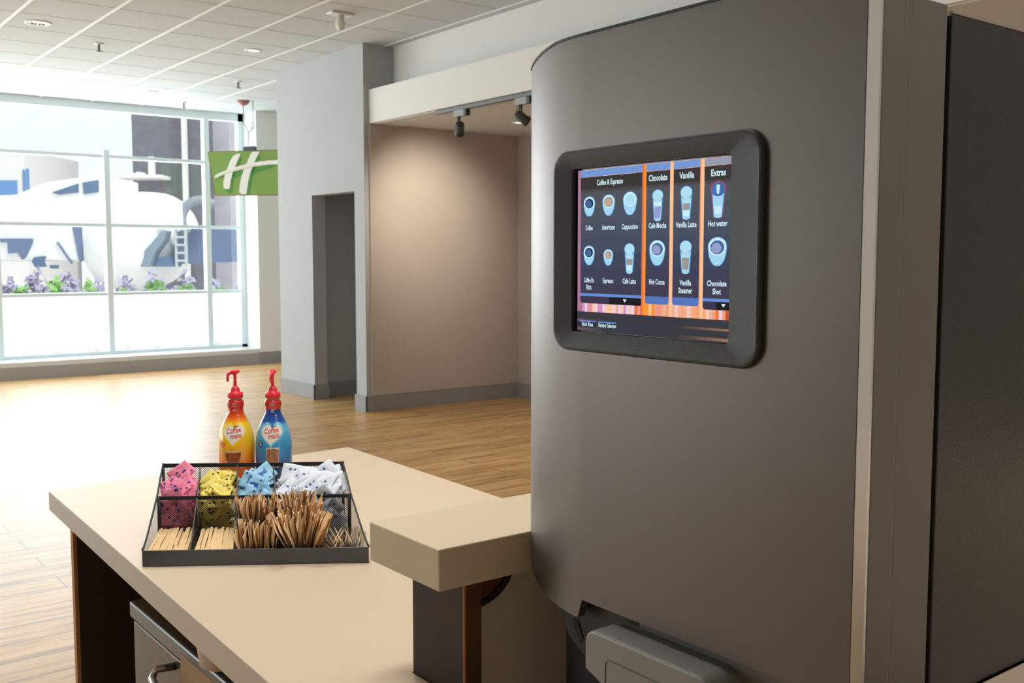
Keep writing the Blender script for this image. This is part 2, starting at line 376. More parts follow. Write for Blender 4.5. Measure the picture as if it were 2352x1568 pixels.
b = MB(); opoly(b, [(130, 556), (134, 556), (166, 604), (162, 606)], DT-.04, .05); b.build('wiper', M_tb, t, og)
b = MB(); opoly(b, [(78, 590), (104, 588), (98, 600), (104, 612), (80, 614), (72, 600)], DT-.05, .08); b.build('headlamp', M_slate, t, og)
b = MB(); opoly(b, [(112, 608), (132, 608), (130, 617), (114, 616)], DT-.05, .08); b.build('tow_hook', M_slate, t, og)
c = ond(330, 560, DT+1.3); c.z = H
prof = [(.25, -2.0), (.75, -1.5), (1.05, -.6), (1.1, .2), (.95, 1.1), (.6, 1.9)]
M_ = Matrix.Rotation(math.radians(52), 4, 'Z') @ Matrix.Rotation(math.radians(78), 4, 'Y')
b = MB(); b.lathe(prof, c+Vector((0, 0, .35)), 28, 0, M_); b.build('drum', M_tw, t, og)
b = MB(); opoly(b, [(288, 612), (292, 602), (318, 590), (350, 556), (372, 530), (384, 530), (378, 552), (356, 580), (343, 612)], DT-.3, .35); b.build('chute', mat('chute_grey', srgb(128, 146, 164), .5), t, og, bevel=.02)
b = MB()
for xx in (402, 424): opoly(b, [(xx, 520), (xx+5, 520), (xx+5, 612), (xx, 612)], DT-.2, .08)
for yy in (524, 542, 560, 578, 596): opoly(b, [(402, yy), (428, yy), (428, yy+5), (402, yy+5)], DT-.22, .08)
b.build('ladder', mat('ladder_grey', srgb(196, 202, 204), .5), t, og)
b = MB(); opoly(b, [(388, 468), (420, 462), (420, 520), (400, 524), (386, 512)], DT-.1, .3); b.build('hopper', M_tw, t, og, bevel=.02)
b = MB()
c = ond(462, 500, DT); c.z = H+(590-505)/f*DT
b.tube([c+R*(.42*math.cos(a))+Vector((0, 0, .42*math.sin(a))) for a in [PI*.25+PI*k/14 for k in range(15)]], .1, 8)
b.build('wheel_arch', mat('arch_grey', srgb(150, 156, 170), .6), t, og)
b = MB(); opoly(b, [(410, 532), (470, 520), (560, 522), (560, 600), (420, 606), (398, 606)], DT+.3, .5); b.build('chassis', M_tb, t, og)
b = MB(); opoly(b, [(345, 604), (366, 590), (392, 588), (400, 612), (345, 612)], DT-.1, .5); b.build('bumper', M_slate, t, og)
for px in (20, 200, 455):
    c = ond(px, 590, DT+.1); c.z = .32
    b = MB(); b.lathe([(.2, -.15), (.37, -.15), (.4, -.1), (.4, .1), (.37, .15), (.2, .15)], c, 28, 0, Matrix.Rotation(PI/2, 4, 'X') @ Matrix.Rotation(A, 4, 'Y')); b.build('wheel', M_dark, t, og)
# planting strip in front of the window
def clump(px, dep, h, wd, kind):
    p = ond(px, 590, dep); p.z = -.08
    lab = {'green': 'low green shrub in the strip outside the window', 'mauve': 'mauve flowering shrub in the strip outside the window'}[kind]
    t = thing('shrub', lab, 'shrub', p, group=kind+' shrubs outside the window')
    b = MB(); n = 150
    for k in range(n):
        a = random.random()*2*PI; r = wd*math.sqrt(random.random()); z = h*(.45+.55*random.random())*(1-.25*(r/wd)**2)
        c = Vector((r*math.cos(a), r*math.sin(a), z)); s = .05+.05*random.random()
        d1 = Vector((random.uniform(-1, 1), random.uniform(-1, 1), random.uniform(-.3, 1))).normalized()*s; d2 = d1.orthogonal().normalized()*s*.6
        b.quad(c-d1, c-d2, c+d1, c+d2, 0)
    b.build('foliage', MG if kind == 'green' else MM, t, recalc=False)
    b = MB()
    for k in range(7):
        a = random.random()*6.28; b.tube([(0.03*math.cos(a), .03*math.sin(a), 0), (wd*.6*math.cos(a), wd*.6*math.sin(a), h*.75)], [.012, .004], 5)
    b.build('stem', mat('stem_brown', srgb(120, 110, 90), .9), t)
MG = mat('leaf_green', srgb(128, 172, 96), .8); MM = mat('leaf_mauve', srgb(176, 170, 196), .8)
for px, dep, h, wd, kd in [(50+76*i, 15.0, 1.12+.06*((i*5) % 3), .18, 'green') for i in range(7)]+[(14+68*i, 16.7, 1.22+.1*((i*3) % 4)/2, .18, 'mauve') for i in range(9)]:
    clump(px, dep, h, wd, kd)

# ================================================================== CEILING FITTINGS
def downlight(px, py, rad, lab, on=True, zc=CEIL):
    p = onz(px, py, zc)
    t = thing('recessed_downlight', lab, 'ceiling light', p)
    b = MB(); b.lathe([(rad, -.004), (rad, -.001), (rad, 0), (rad*.7, 0), (rad*.7, -.006), (rad*.96, -.008), (rad, -.004)], seg=32, caps=False); b.build('trim_ring', MATS.get('ceiling_grid_white'), t)
    b = MB(); b.lathe([(.001, -.003), (rad*.68, -.003), (rad*.68, -.001), (.001, -.001)], seg=24)
    b.build('lamp', emis('lamp_glow', (1, .95, .86, 1), 1.3) if on else mat('lamp_off', srgb(215, 214, 208), .4), t)
    return t
for n_, (x, y) in enumerate(FILL):  # out-of-view fixtures added around the ceiling fill lamps
    t = thing('fill_panel', 'unseen ceiling panel added as fill light '+('above the service counter', 'above the raised ledge', 'above the light slab counter')[n_], 'ceiling light', (x, y, CEIL))
    b = MB(); b.box((-.6, -.3, -.012), (.6, -.27, -.0005)); b.box((-.6, .27, -.012), (.6, .3, -.0005)); b.box((-.6, -.27, -.012), (-.57, .27, -.0005)); b.box((.57, -.27, -.012), (.6, .27, -.0005)); b.build('frame', M_tee, t)
    b = MB(); b.box((-.57, -.27, -.006), (.57, .27, -.001)); b.build('diffuser', emis('diffuser_glow', (1, .94, .86, 1), 3), t)
t = downlight(87, 52, .105, 'large round recessed ceiling light with visible bulbs, nearest the top left corner')
for k in range(4):
    a = -1.2+k*.8
    b = MB(); b.tube([(.06*math.sin(a), .03*math.cos(a), -.004), (.035*math.sin(a), .01, -.008)], .008, 8); b.build('bulb', mat('bulb_tan', srgb(150, 130, 100), .4), t)
downlight(580, 115, .075, 'small lit recessed light in the ceiling tile left of the grey column')
downlight(345, 211, .09, 'recessed light near the window, above the mullion left of the green sign')
downlight(165, 230, .09, 'recessed light closest to the window top at the left', False)
downlight(490, 257, .09, 'recessed light closest to the window above the green sign', False)
downlight(1194, 281, .075, 'round white recessed light in the taupe alcove ceiling', True, 2.674)
def sprinkler(px, py, lab, s=1.):
    t = thing('fire_sprinkler', lab, 'sprinkler', onz(px, py-3, CEIL), group=None)
    b = MB(); b.lathe([(.03*s, 0), (.03*s, -.006), (.012*s, -.01), (.012*s, -.001)], seg=20); b.build('escutcheon', M_tee, t)
    b = MB(); b.lathe([(.009*s, -.008), (.009*s, -.05*s), (.024*s, -.053*s), (.024*s, -.057*s), (.004, -.06*s)], seg=16); b.build('nozzle', mat('sprinkler_grey', srgb(140, 142, 142), .4), t)
sprinkler(227, 103, 'grey pendant sprinkler between the two nearest recessed lights', 1.3)
sprinkler(547, 190, 'grey pendant sprinkler beside the top of the grey column', 1.3)
sprinkler(422, 238, 'small grey sprinkler close to the window head', 1.3)
# white ceiling projector / sensor
p = onz(782, 30, CEIL); t = thing('ceiling_sensor', 'white swivel sensor head hanging from a ceiling plate above the column', 'sensor', p)
b = MB(); b.box((-.10, -.05, -.018), (.10, .05, 0)); b.build('mounting_plate', M_tee, t, bevel=.006)
b = MB(); b.lathe([(.03, -.018), (.03, -.06), (.04, -.065), (.04, -.10), (.034, -.115)], seg=24); b.build('housing', M_white, t)
b = MB(); b.lathe([(.03, -.112), (.027, -.128), (.012, -.136)], seg=24); b.build('lens', mat('lens_bluewhite', srgb(214, 222, 236), .15), t)
# lighting track with spotlights under the beam
t = thing('lighting_track', 'slim grey lighting track running under the white beam', 'track', (4.83, 6.5, 2.67))
b = MB(); b.box((4.795, 3.0, 2.640), (4.835, 7.34, 2.670)); b.build('rail', mat('track_grey', srgb(112, 116, 120), .5), t, t.location, bevel=.002)
b = MB(); b.box((4.803, 3.02, 2.638), (4.827, 7.32, 2.6402)); b.build('slot', M_dark, t, t.location)
def tracklight(Y, lab, aim, ring):
    o = Vector((4.815, Y, 2.640)); t = thing('track_spotlight', lab, 'spotlight', o)
    b = MB(); b.box((-.022, -.085, -.052), (.022, .06, 0)); b.build('adapter', M_greyfit, t, bevel=.003)
    b = MB(); b.box((-.0225, -.12, -.052), (.0225, -.085, -.004)); b.build('adapter_end', M_dark, t, bevel=.002)
    b = MB(); b.tube([(0, 0, -.05), (.0, .0, -.125)], .007, 8); b.tube([(0, .018, -.05), (.0, .03, -.125)], .005, 8)
    if ring: b.tube([(0, .03+.032*math.cos(a), -.092+.034*math.sin(a)) for a in [2*PI*k/16 for k in range(16)]], .004, 6, closed=True)
    b.build('yoke', M_dark, t)
    d = Vector(aim).normalized(); q = d.to_track_quat('Z', 'Y').to_matrix().to_4x4()
    b = MB(); b.lathe([(.02, -.055), (.034, -.045), (.036, .03), (.04, .035), (.04, .062), (.034, .064), (.032, .05)], (0, 0, -.145), 24, 0, q); h = b.build('lamp_head', M_dark, t)
    for k in range(3):
        z = -.03+k*.018; b = MB(); b.lathe([(.036, z), (.0385, z+.002), (.0385, z+.006), (.036, z+.008)], (0, 0, -.145), 24, 0, q); b.build('cooling_ring', mat('ring_grey', srgb(92, 94, 96), .4), h)
    return t
tracklight(7.0, 'black track spotlight on the beam, the one nearer the grey column', (.45, .75, -1), False)
tracklight(6.18, 'black track spotlight on the beam, the one beside the coffee machine', (1, -.4, -.7), True)
sl = D.lights.new('track_spot_beam', 'SPOT'); sl.energy = 95; sl.color = (1, .84, .66); sl.spot_size = math.radians(78); sl.spot_blend = 1.; sl.shadow_soft_size = .04
so = D.objects.new('track_spot_beam', sl); COL.objects.link(so); so.location = (5.05, 7.15, 2.45); so.rotation_euler = (Vector((5.35, 8.4, 1.75))-so.location).to_track_quat('-Z', 'Y').to_euler()
sl2 = D.lights.new('alcove_downlight', 'SPOT'); sl2.energy = 60; sl2.color = (1, .85, .7); sl2.spot_size = 2.2; sl2.spot_blend = 1.; sl2.shadow_soft_size = .08
so2 = D.objects.new('alcove_downlight', sl2); COL.objects.link(so2); so2.location = (5.8, 5.6, 2.6)
p = onX(1207, 243, 6.45)
t = tag((lambda b_: (b_.box((6.44, p.y-.12, p.z-.16), (6.499, p.y+.06, p.z+.16)), b_.build('wall_panel', mat('tan_wood', srgb(200, 165, 105), .6), bevel=.004))[1])(MB()), 'tan wooden piece on alcove back wall beside the second spotlight', 'panel')

# ================================================================== HANGING GREEN SIGN
SD = 13.0
def sp(px, py, off=0.):
    v = ond(px, 590, SD-off); v.z = H+(590-py)/f*(SD-off)*1.0; return v
nrm = Vector((F.x, F.y, 0)).normalized()
t = thing('hanging_sign', 'green hanging sign with white brushed letter H, in front of the window', 'sign', sp(575, 400)); og = t.location
b = MB(); b.prism([sp(*q) for q in ((484, 352), (712, 346), (712, 447), (498, 449))], nrm*.05)
def sign_mat():
    m = mat('sign_green', srgb(136, 172, 88), .45); return m
b.build('panel', sign_mat(), t, og)
b = MB(); b.prism([sp(*q) for q in ((482.6, 350.8), (712, 344.6), (712, 346.2), (484.2, 352.4), (498, 449), (712, 447), (712, 449), (496.6, 450.4))], nrm*.04); 
b.build('edge_trim', mat('sign_red_edge', srgb(150, 70, 80), .5), t, og)
def cvt(x, y): return (460+x*220/1568, 260+y*220/1568)   # coordinates read on an enlarged crop
def spl(pts, n=6):
    out = []
    P = [Vector((x, y)) for x, y in pts]; N_ = len(P)
    for i in range(N_):
        p0, p1, p2, p3 = P[i-1], P[i], P[(i+1) % N_], P[(i+2) % N_]
        for k in range(n):
            s = k/n; out.append(.5*((2*p1)+(-p0+p2)*s+(2*p0-5*p1+4*p2-p3)*s*s+(-p0+3*p1-3*p2+p3)*s**3))
    return out
def logo(name, pts, off, m, n=5):
    P = [sp(*cvt(x, y), off) for x, y in pts]
    bm_ = MB(); bm_.prism(P, nrm*.008); bm_.build(name, m, t, og)
M_sg = mat('sign_dark_green', srgb(84, 158, 78), .5); M_sw = mat('sign_white', srgb(252, 252, 248), .5); M_sw2 = mat('sign_cream', srgb(228, 234, 208), .5)
S1 = [(640, 680), (700, 682), (640, 800), (596, 905), (560, 990), (528, 1110), (505, 1245), (440, 1250), (408, 1225), (406, 1150), (430, 1020), (466, 940), (520, 810), (570, 720)]
S2 = [(890, 648), (1004, 648), (945, 760), (900, 860), (850, 980), (815, 1110), (775, 1332), (700, 1332), (662, 1305), (664, 1230), (700, 1060), (745, 920), (790, 840), (845, 715)]
logo('logo_shadow', [(690, 750), (712, 752), (640, 905), (590, 1010), (560, 1140), (528, 1318), (470, 1305), (430, 1262), (520, 1240), (560, 1000)], .006, M_sg)
logo('logo_shadow', [(980, 728), (1028, 726), (985, 800), (940, 905), (870, 1070), (835, 1210), (812, 1338), (760, 1338), (820, 1100), (905, 860)], .006, M_sg)
logo('logo_shadow', [(275, 1076), (430, 1020), (470, 1040), (425, 1060), (330, 1082)], .006, M_sg)
logo('logo_shadow', [(560, 990), (745, 925), (735, 1010), (640, 1042), (560, 1066)], .006, M_sg)
logo('logo_shadow', [(885, 888), (1100, 850), (1280, 850), (1180, 905), (1020, 960), (850, 995)], .006, M_sg)
logo('logo_stroke', S1, .010, M_sw); logo('logo_stroke', S2, .010, M_sw)
sw = [(262, 1048), (300, 1010), (440, 952), (620, 892), (790, 848), (1000, 806), (1160, 788), (1300, 782), (1500, 800), (1500, 860), (1300, 852), (1150, 858), (920, 888), (740, 930), (560, 972), (420, 1014), (290, 1076), (268, 1078)]
logo('logo_swoosh', sw, .015, M_sw2)
sw2 = [(262, 1048), (300, 1010), (440, 952), (620, 892), (790, 848), (1000, 806), (1160, 788), (1300, 782), (1500, 800), (1500, 850), (1300, 840), (1150, 846), (920, 868), (740, 905), (560, 950), (420, 996), (270, 1070)]
logo('logo_swoosh', sw2, .018, M_sw)
b = MB(); b.prism([sp(564, 340), sp(589, 338), sp(589, 348), (sp(564, 349))], nrm*.12); b.build('bracket', mat('bracket_slate', srgb(84, 98, 112), .5), t, og)
ct = Vector((sp(575, 300).x, sp(575, 300).y, CEIL))
b = MB()
for pts in (((575, 338), (577, 308), (566, 288)), ((577, 308), (590, 296), (588, 284)), ((577, 308), (585, 300), (584, 283))):
    b.tube([sp(x, y) for x, y in pts], .006, 6)
b.tube([sp(566, 288), Vector((sp(566, 288).x, sp(566, 288).y, CEIL))], .006, 6); b.tube([sp(588, 284), Vector((sp(588, 284).x, sp(588, 284).y, CEIL))], .006, 6)
b.build('hanging_wire', mat('wire_grey', srgb(150, 168, 172), .5), t, og)
b = MB(); b.lathe([(.08, 0), (.06, -.04), (.02, -.06)], Vector((sp(566, 288).x, sp(566, 288).y, CEIL)), 16); b.build('ceiling_mount', mat('mount_red', srgb(170, 110, 104), .5), t, og)

# ================================================================== COUNTERS
CT = .85
t = thing('service_counter', 'wide beige laminate counter with dark brown end panel, carrying the condiment organizer', 'counter', (1.05, 2.2, 0)); og = t.location
b = MB(); b.prism([(.634, 2.794, CT-.05), (1.543, 2.873, CT-.05), (1.49, 1.2385, CT-.05), (.764, 1.2385, CT-.05), (.764, .62, CT-.05), (.72, .55, CT-.05), (.556, .55, CT-.05)], (0, 0, .05))
o = b.build('worktop', [M_beige, M_edge], t, og, bevel=.0015, bseg=2)
for p in o.data.polygons: p.material_index = 1 if abs(p.normal.z) < .5 else 0
b = MB(); b.box((.656, 2.624, 0), (1.47, 2.644, CT-.05)); b.build('end_panel', M_cabdark, t, og)
b = MB(); b.box((.647, 2.623, 0), (.656, 2.645, CT-.05)); b.build('wood_edge', M_woodedge, t, og)
b = MB(); b.box((1.45, 1.24, 0), (1.47, 2.624, CT-.05)); b.build('back_panel', M_cabdark, t, og)

t = thing('raised_bar_ledge', 'thick cream raised ledge on a dark wooden post, left of the coffee machine', 'ledge', (1.1, 1.19, 0)); og = t.location
b = MB(); b.box((.721, 1.10, 1.013), (1.62, 1.282, 1.07)); o = b.build('ledge_top', [M_ledge, mat('ledge_edge', srgb(206, 190, 160), .5, noise=.02, nscale=40)], t, og, bevel=.002)
for p in o.data.polygons: p.material_index = 1 if abs(p.normal.z) < .5 else 0
XR = onY(1105, 1450, 1.106).x
b = MB(); b.box((.7645, 1.107, 0), (XR-.001, 1.236, 1.013)); b.build('post', M_darkwood, t, og, bevel=.001)
b = MB(); b.box((.7665, 1.105, 0), (XR, 1.1068, 1.013)); b.box((.7638, 1.1045, 0), (.7665, 1.107, 1.013), 1)
b.build('post_trim', [mat('trim_wood', srgb(84, 54, 28), .5, noise=.4, nscale=9), mat('trim_wood_edge', srgb(170, 108, 52), .5)], t, og)
b = MB(); b.box((.822, 1.185, 0), (1.62, 1.205, 1.013)); b.build('support_wall', mat('support_laminate', srgb(232, 214, 196), .6, noise=.03, nscale=30), t, og)
b = MB(); b.prism([(.822+.062*math.cos(a)-.012, 1.150, 1.013-.045*math.sin(a)) for a in [PI/2*k/12 for k in range(13)]]+[(.812, 1.150, 1.013)], (0, .035, 0))
b.build('corbel', mat('corbel_wood', srgb(104, 54, 30), .5, noise=.2, nscale=20), t, og, bevel=.002)
b = MB(); b.tube([(.81+.066*math.cos(a), 1.149, 1.013-.050*math.sin(a)) for a in [PI/2*k/12 for k in range(13)]], .0055, 6); b.build('corbel_edge', mat('corbel_dark', srgb(50, 30, 18), .5), t, og)

b = MB(); b.box((.99, -.9, .958), (2.3, .540, .998)); o = b.build('side_counter', M_beige, origin=(1.6, -.2, .958), bevel=.002)
tag(o, 'light beige counter slab in the bottom right corner beside the black machine side', 'counter')
b = MB(); b.box((1.1, -.85, 0), (2.25, .50, .958)); o = b.build('base_cabinet', M_cabdark, origin=(1.6, -.2, 0), bevel=.002)
tag(o, 'dark brown base cabinet under the light slab beside the machine', 'cabinet')
b = MB(); b.box((.86, .545, .0), (1.62, 1.08, .78)); o = b.build('machine_cabinet', M_cabdark, origin=(1.2, .8, 0), bevel=.002)
tag(o, 'dark brown cabinet the coffee machine stands on', 'cabinet')

# ------------------------------------------------------------------ undercounter refrigerator
t = thing('undercounter_refrigerator', 'stainless steel undercounter refrigerator below the beige counter', 'refrigerator', (1.0, 1.8, 0)); og = t.location
FT = .709
b = MB(); b.box((.673, 1.38, .05), (1.35, 2.215, FT-.036)); b.build('cabinet', M_steel, t, og, bevel=.003)
b = MB(); b.box((.660, 1.37, FT-.036), (1.36, 2.229, FT)); b.build('top_panel', mat('steel_dark', srgb(104, 107, 110), .32, .9), t, og, bevel=.005)
b = MB(); b.box((.661, 1.385, .08), (.673, 2.205, FT-.037)); d = b.build('door', M_steel, t, og, bevel=.003)
hp = onX(400, 1530, .661)
b = MB(); b.tube([(.661, hp.y, hp.z), (.630, hp.y+.012, hp.z-.002), (.618, hp.y+.004, hp.z-.016), (.616, hp.y-.03, hp.z-.02), (.616, 1.62, hp.z-.02), (.661, 1.59, hp.z)], .008, 8)
h = b.build('handle', mat('handle_steel', srgb(180, 182, 186), .22, 1.), None, None); h.parent = d; h.location = (0, 0, 0); h.location = -Vector(og)
b = MB(); b.box((.6595, 1.44, .48), (.661, onX(415, 1520, .66).y, onX(415, 1500, .66).z)); h = b.build('cardboard_reflection', mat('tan_reflection', srgb(176, 142, 104), .6, noise=.08, nscale=14), None, None); h.parent = d; h.location = -Vector(og)  # tan patch painted as cardboard reflected in the steel
h['label'] = 'tan cardboard reflection painted on the door'
for x0 in (.71, 1.30):
    for y0 in (1.43, 2.18):
        b = MB(); b.lathe([(.02, 0), (.02, .05)], (x0, y0, 0), 12); b.build('foot', M_black, t, og)
b = MB(); b.lathe([(.038, 0), (.044, .004), (.054, .075), (.055, .078), (.052, .078), (.044, .006)], seg=32)
o = b.build('white_cup', mat('white_paper', srgb(222, 212, 204), .5)); o.location = onz(516, 1524, FT)
tag(o, 'round white container standing on top of the stainless refrigerator', 'container')
b = MB(); b.box((.68, 1.44, FT), (.78, 1.60, FT+.042)); o = b.build('black_tray', M_black, origin=(.73, 1.52, FT), bevel=.004)
tag(o, 'low black tray on the refrigerator just right of the round white container', 'tray')

# ================================================================== COFFEE MACHINE
MX = .815; MY = .542
t = thing('coffee_machine', 'tall brown grey coffee machine with touch screen and black side panel', 'coffee machine', (1.0, .8, .78)); og = t.location
M_door = mat('machine_brown_grey', srgb(112, 105, 101), .42, .8, bump=.05, bscale=1200)
M_doorside = mat('machine_side_grey', srgb(116, 110, 104), .5, .15, bump=.15, bscale=1200)
# front door: flat part Y .555 .. .93 then curving away
Rr = .29; Y0 = .925
arc = [(MX+Rr*(1-math.cos(a)), Y0+Rr*math.sin(a)) for a in [math.radians(3*k) for k in range(0, 13)]]
plan = [(MX, .5478), (MX, .62), (MX, .676), (MX, .80), (MX, .87)]+arc
ztop = 1.709; zb0 = 1.031
def zbot(y):   # straight lower edge, a little lower skirt on the curved end
    return zb0 if y < .925 else zb0-.012
N_ = len(plan); b = MB()
P = []
yb = []
plan2 = []
for x_, y_ in plan:
    plan2.append((x_, y_))
    if abs(y_-Y0) < 1e-6: plan2.append((x_, y_+.008))
plan = plan2; N_ = len(plan)
TH = .012
def ring(z_of, off):
    out = []
    for i, (x_, y_) in enumerate(plan):
        a = Vector(plan[max(i-1, 0)]); c = Vector(plan[min(i+1, N_-1)]); tg = (c-a).normalized(); nn = Vector((tg.y, -tg.x))  # towards +X inside
        q = Vector((x_, y_))+nn*off; out.append(Vector((q.x, q.y, z_of(y_))))
    return out
zt_ = lambda y: ztop - max(0, (y-.985))*.10
zbf = lambda y: zb0 if y <= Y0+1e-6 else (zb0-.024+max(0, (y-Y0-.008))**2*.9)
HY0, HY1, HZ0, HZ1 = .676, .9554, 1.354, 1.559        # cut-out behind the screen frame
def lay(off):
    return [ring(zbf, off), ring(lambda y: HZ0, off), ring(lambda y: HZ1, off), ring(zt_, off)]
LA = lay(0); LB = lay(TH); vs_ = [p for r_ in LA+LB for p in r_]; fs = []
for i in range(N_-1):
    ym = (plan[i][1]+plan[i+1][1])/2
    for r_ in range(3):
        if r_ == 1 and HY0 < ym < HY1: continue
        for q_, fl in ((0, 0), (4, 1)):
            a_ = (q_+r_)*N_+i; c_ = (q_+r_+1)*N_+i
            fs.append((a_, a_+1, c_+1, c_) if not fl else (a_, c_, c_+1, a_+1))
    fs += [(3*N_+i, 3*N_+i+1, 7*N_+i+1, 7*N_+i), (i, 4*N_+i, 4*N_+i+1, i+1)]
for r_ in range(3):
    fs += [(r_*N_, (r_+1)*N_, (r_+5)*N_, (r_+4)*N_), (r_*N_+N_-1, (r_+4)*N_+N_-1, (r_+5)*N_+N_-1, (r_+1)*N_+N_-1)]
b.add(vs_, fs, 0, True)
o = b.build('front_door', M_door, t, og)
es_ = o.modifiers.new('e', 'EDGE_SPLIT'); es_.split_angle = math.radians(35)
# thin dark top rim following the door
b = MB(); C0 = ring(lambda y: zt_(y), -.0012); C1 = ring(lambda y: zt_(y)+.003, -.0012); D0 = ring(lambda y: zt_(y), TH+.001); D1 = ring(lambda y: zt_(y)+.003, TH+.001)
fr = []
for i in range(N_-1):
    fr += [(i, i+1, N_+i+1, N_+i), (2*N_+i, 3*N_+i, 3*N_+i+1, 2*N_+i+1), (N_+i, N_+i+1, 3*N_+i+1, 3*N_+i), (i, 2*N_+i, 2*N_+i+1, i+1)]
b.add(C0+C1+D0+D1, fr, 0, False); b.build('door_rim', M_black, t, og)
# chrome corner strip and door side
M_chrome = mat('chrome_strip', srgb(236, 234, 230), .3, .75)
b = MB(); b.prism([(MX+.0003, .5474, .9), (MX+.0125, MY+.0002, .9), (MX+.0162, MY+.0002, .9), (MX+.0162, .5474, .9)], (0, 0, ztop-.9)); b.build('chrome_strip', M_chrome, t, og, bevel=.0006)
b = MB(); b.box((MX+.0165, MY, .90), (.870, MY+.30, 1.689)); b.box((.8705, MY, .90), (.936, MY+.30, 1.689))
b.build('door_side', M_doorside, t, og, bevel=.0012)
b = MB(); b.box((.869, MY+.0004, .90), (.8716, MY+.004, 1.688)); b.build('side_seam', mat('seam_grey', srgb(128, 124, 118), .4), t, og)
b = MB(); b.box((.936, MY+.006, .90), (.944, 1.02, 1.68)); b.build('gap_strip', mat('gap_black', srgb(8, 8, 8), .7), t, og)
M_sidep = mat('machine_black_panel', srgb(62, 62, 61), .27, .25, bump=.22, bscale=650)
b = MB(); b.box((.944, MY, .998), (1.60, MY+.012, 1.682)); b.build('side_panel', M_sidep, t, og, bevel=.0015)
b = MB(); b.box((.944, MY-.0005, 1.682), (1.60, MY+.004, 1.6845)); b.build('panel_edge_highlight', mat('edge_highlight', srgb(190, 182, 172), .35, .6), t, og)  # pale strip painted as the highlight along the panel's upper edge
b = MB(); b.box((.87, MY+.012, .86), (1.60, 1.02, 1.675)); b.build('body', M_black, t, og, bevel=.003)
# black underside recess below the door
b = MB(); pr = [(.655, 1.0305), (.930, 1.0305), (.940, 1.024), (.962, 1.012), (.990, 1.014), (.986, .985), (.975, .965), (.94, .945), (.90, .93), (.655, .93)]
b.prism([(.836, y, z) for y, z in pr], (.05, 0, 0)); b.build('lower_recess', mat('recess_black', srgb(24, 24, 22), .55), t, og, bevel=.003)
b = MB(); b.prism([(.8345, y, z) for y, z in ((.965, .992), (.955, .992), (.945, .972), (.95, .966), (.962, .980))], (.004, 0, 0)); b.build('latch_slot', mat('gap_black', srgb(8, 8, 8), .7), t, og)
b = MB(); b.box((.84, .57, .90), (.87, .66, 1.03)); b.build('lower_frame', M_black, t, og)
# legs of the machine
for x_, y_ in ((.90, .60), (.90, .97), (1.55, .60), (1.55, .97)):
    b = MB(); b.lathe([(.022, .78), (.022, .80), (.016, .805), (.016, .86)], (x_, y_, 0), 16); b.build('foot', M_black, t, og)
# dispense head
def rrect(y0, y1, z0, z1, r, n=6, corners=(1, 1, 1, 1)):
    pts = []
    for (yy, zz, a0, use) in ((y1-r, z1-r, 0, corners[0]), (y0+r, z1-r, 90, corners[1]), (y0+r, z0+r, 180, corners[2]), (y1-r, z0+r, 270, corners[3])):
        if use:
            for k in range(n+1):
                a = math.radians(a0+90*k/n); pts.append((yy+r*math.cos(a), zz+r*math.sin(a)))
        else: pts.append((yy+(r if a0 in (0, 270) else -r), zz+(r if a0 in (0, 90) else -r)))
    return pts
M_disp = mat('dispenser_grey', srgb(136, 136, 134), .42, .2, bump=.06, bscale=900)
HX = .782
pr = rrect(.690, .882, .90, 1.0165, .017, 8, (1, 1, 0, 0))
pr = [(y, (z if z > .92 else z)) for y, z in pr]
b = MB(); b.prism([(HX, y, z if not (y > .88 and z < .95) else .967) for y, z in pr], (.062, 0, 0)); hd = b.build('dispense_head', M_disp, t, og, bevel=.003, bseg=3)
b = MB(); q1 = rrect(.712, .846, .93, .990, .008, 5)
b.tube([(HX-.0002, y, z) for y, z in q1], .0008, 6, closed=True); h = b.build('panel_seam', mat('seam_dark', srgb(84, 82, 80), .5), None, None); h.parent = hd; h.location = (0, 0, 0)
h.location = -Vector(og)

# ------------------------------------------------------------------ touch screen
BX = MX-.0065
SCR = MX+.006          # plane of the display
def bez(mb, rings):
    """nested outlines (same point count) joined into one surface"""
    n = len(rings[0]); vs_ = [Vector(p) for r_ in rings for p in r_]; fs = []
    for i in range(len(rings)-1):
        for k in range(n): fs.append((i*n+k, i*n+(k+1) % n, (i+1)*n+(k+1) % n, (i+1)*n+k))
    mb.add(vs_, fs, 0, False)
o_ = [onX(1268, 800, BX), onX(1745, 852, BX), onX(1749, 290, BX), onX(1268, 350, BX)]
yo0 = (o_[1].y+o_[2].y)/2; yo1 = (o_[0].y+o_[3].y)/2; zo0 = (o_[0].z+o_[1].z)/2; zo1 = (o_[2].z+o_[3].z)/2
s_ = [onX(1327, 757, SCR), onX(1682, 790, SCR), onX(1687, 356, SCR), onX(1327, 393, SCR)]
yi0 = (s_[1].y+s_[2].y)/2; yi1 = (s_[0].y+s_[3].y)/2; zi0 = (s_[0].z+s_[1].z)/2; zi1 = (s_[2].z+s_[3].z)/2
def rr3(X, g, base=(yo0, yo1, zo0, zo1), r=.026):
    y0, y1, z0, z1 = base; return [(X, y, z) for y, z in rrect(y0+g, y1-g, z0+g, z1-g, max(r-g, .002), 8)]
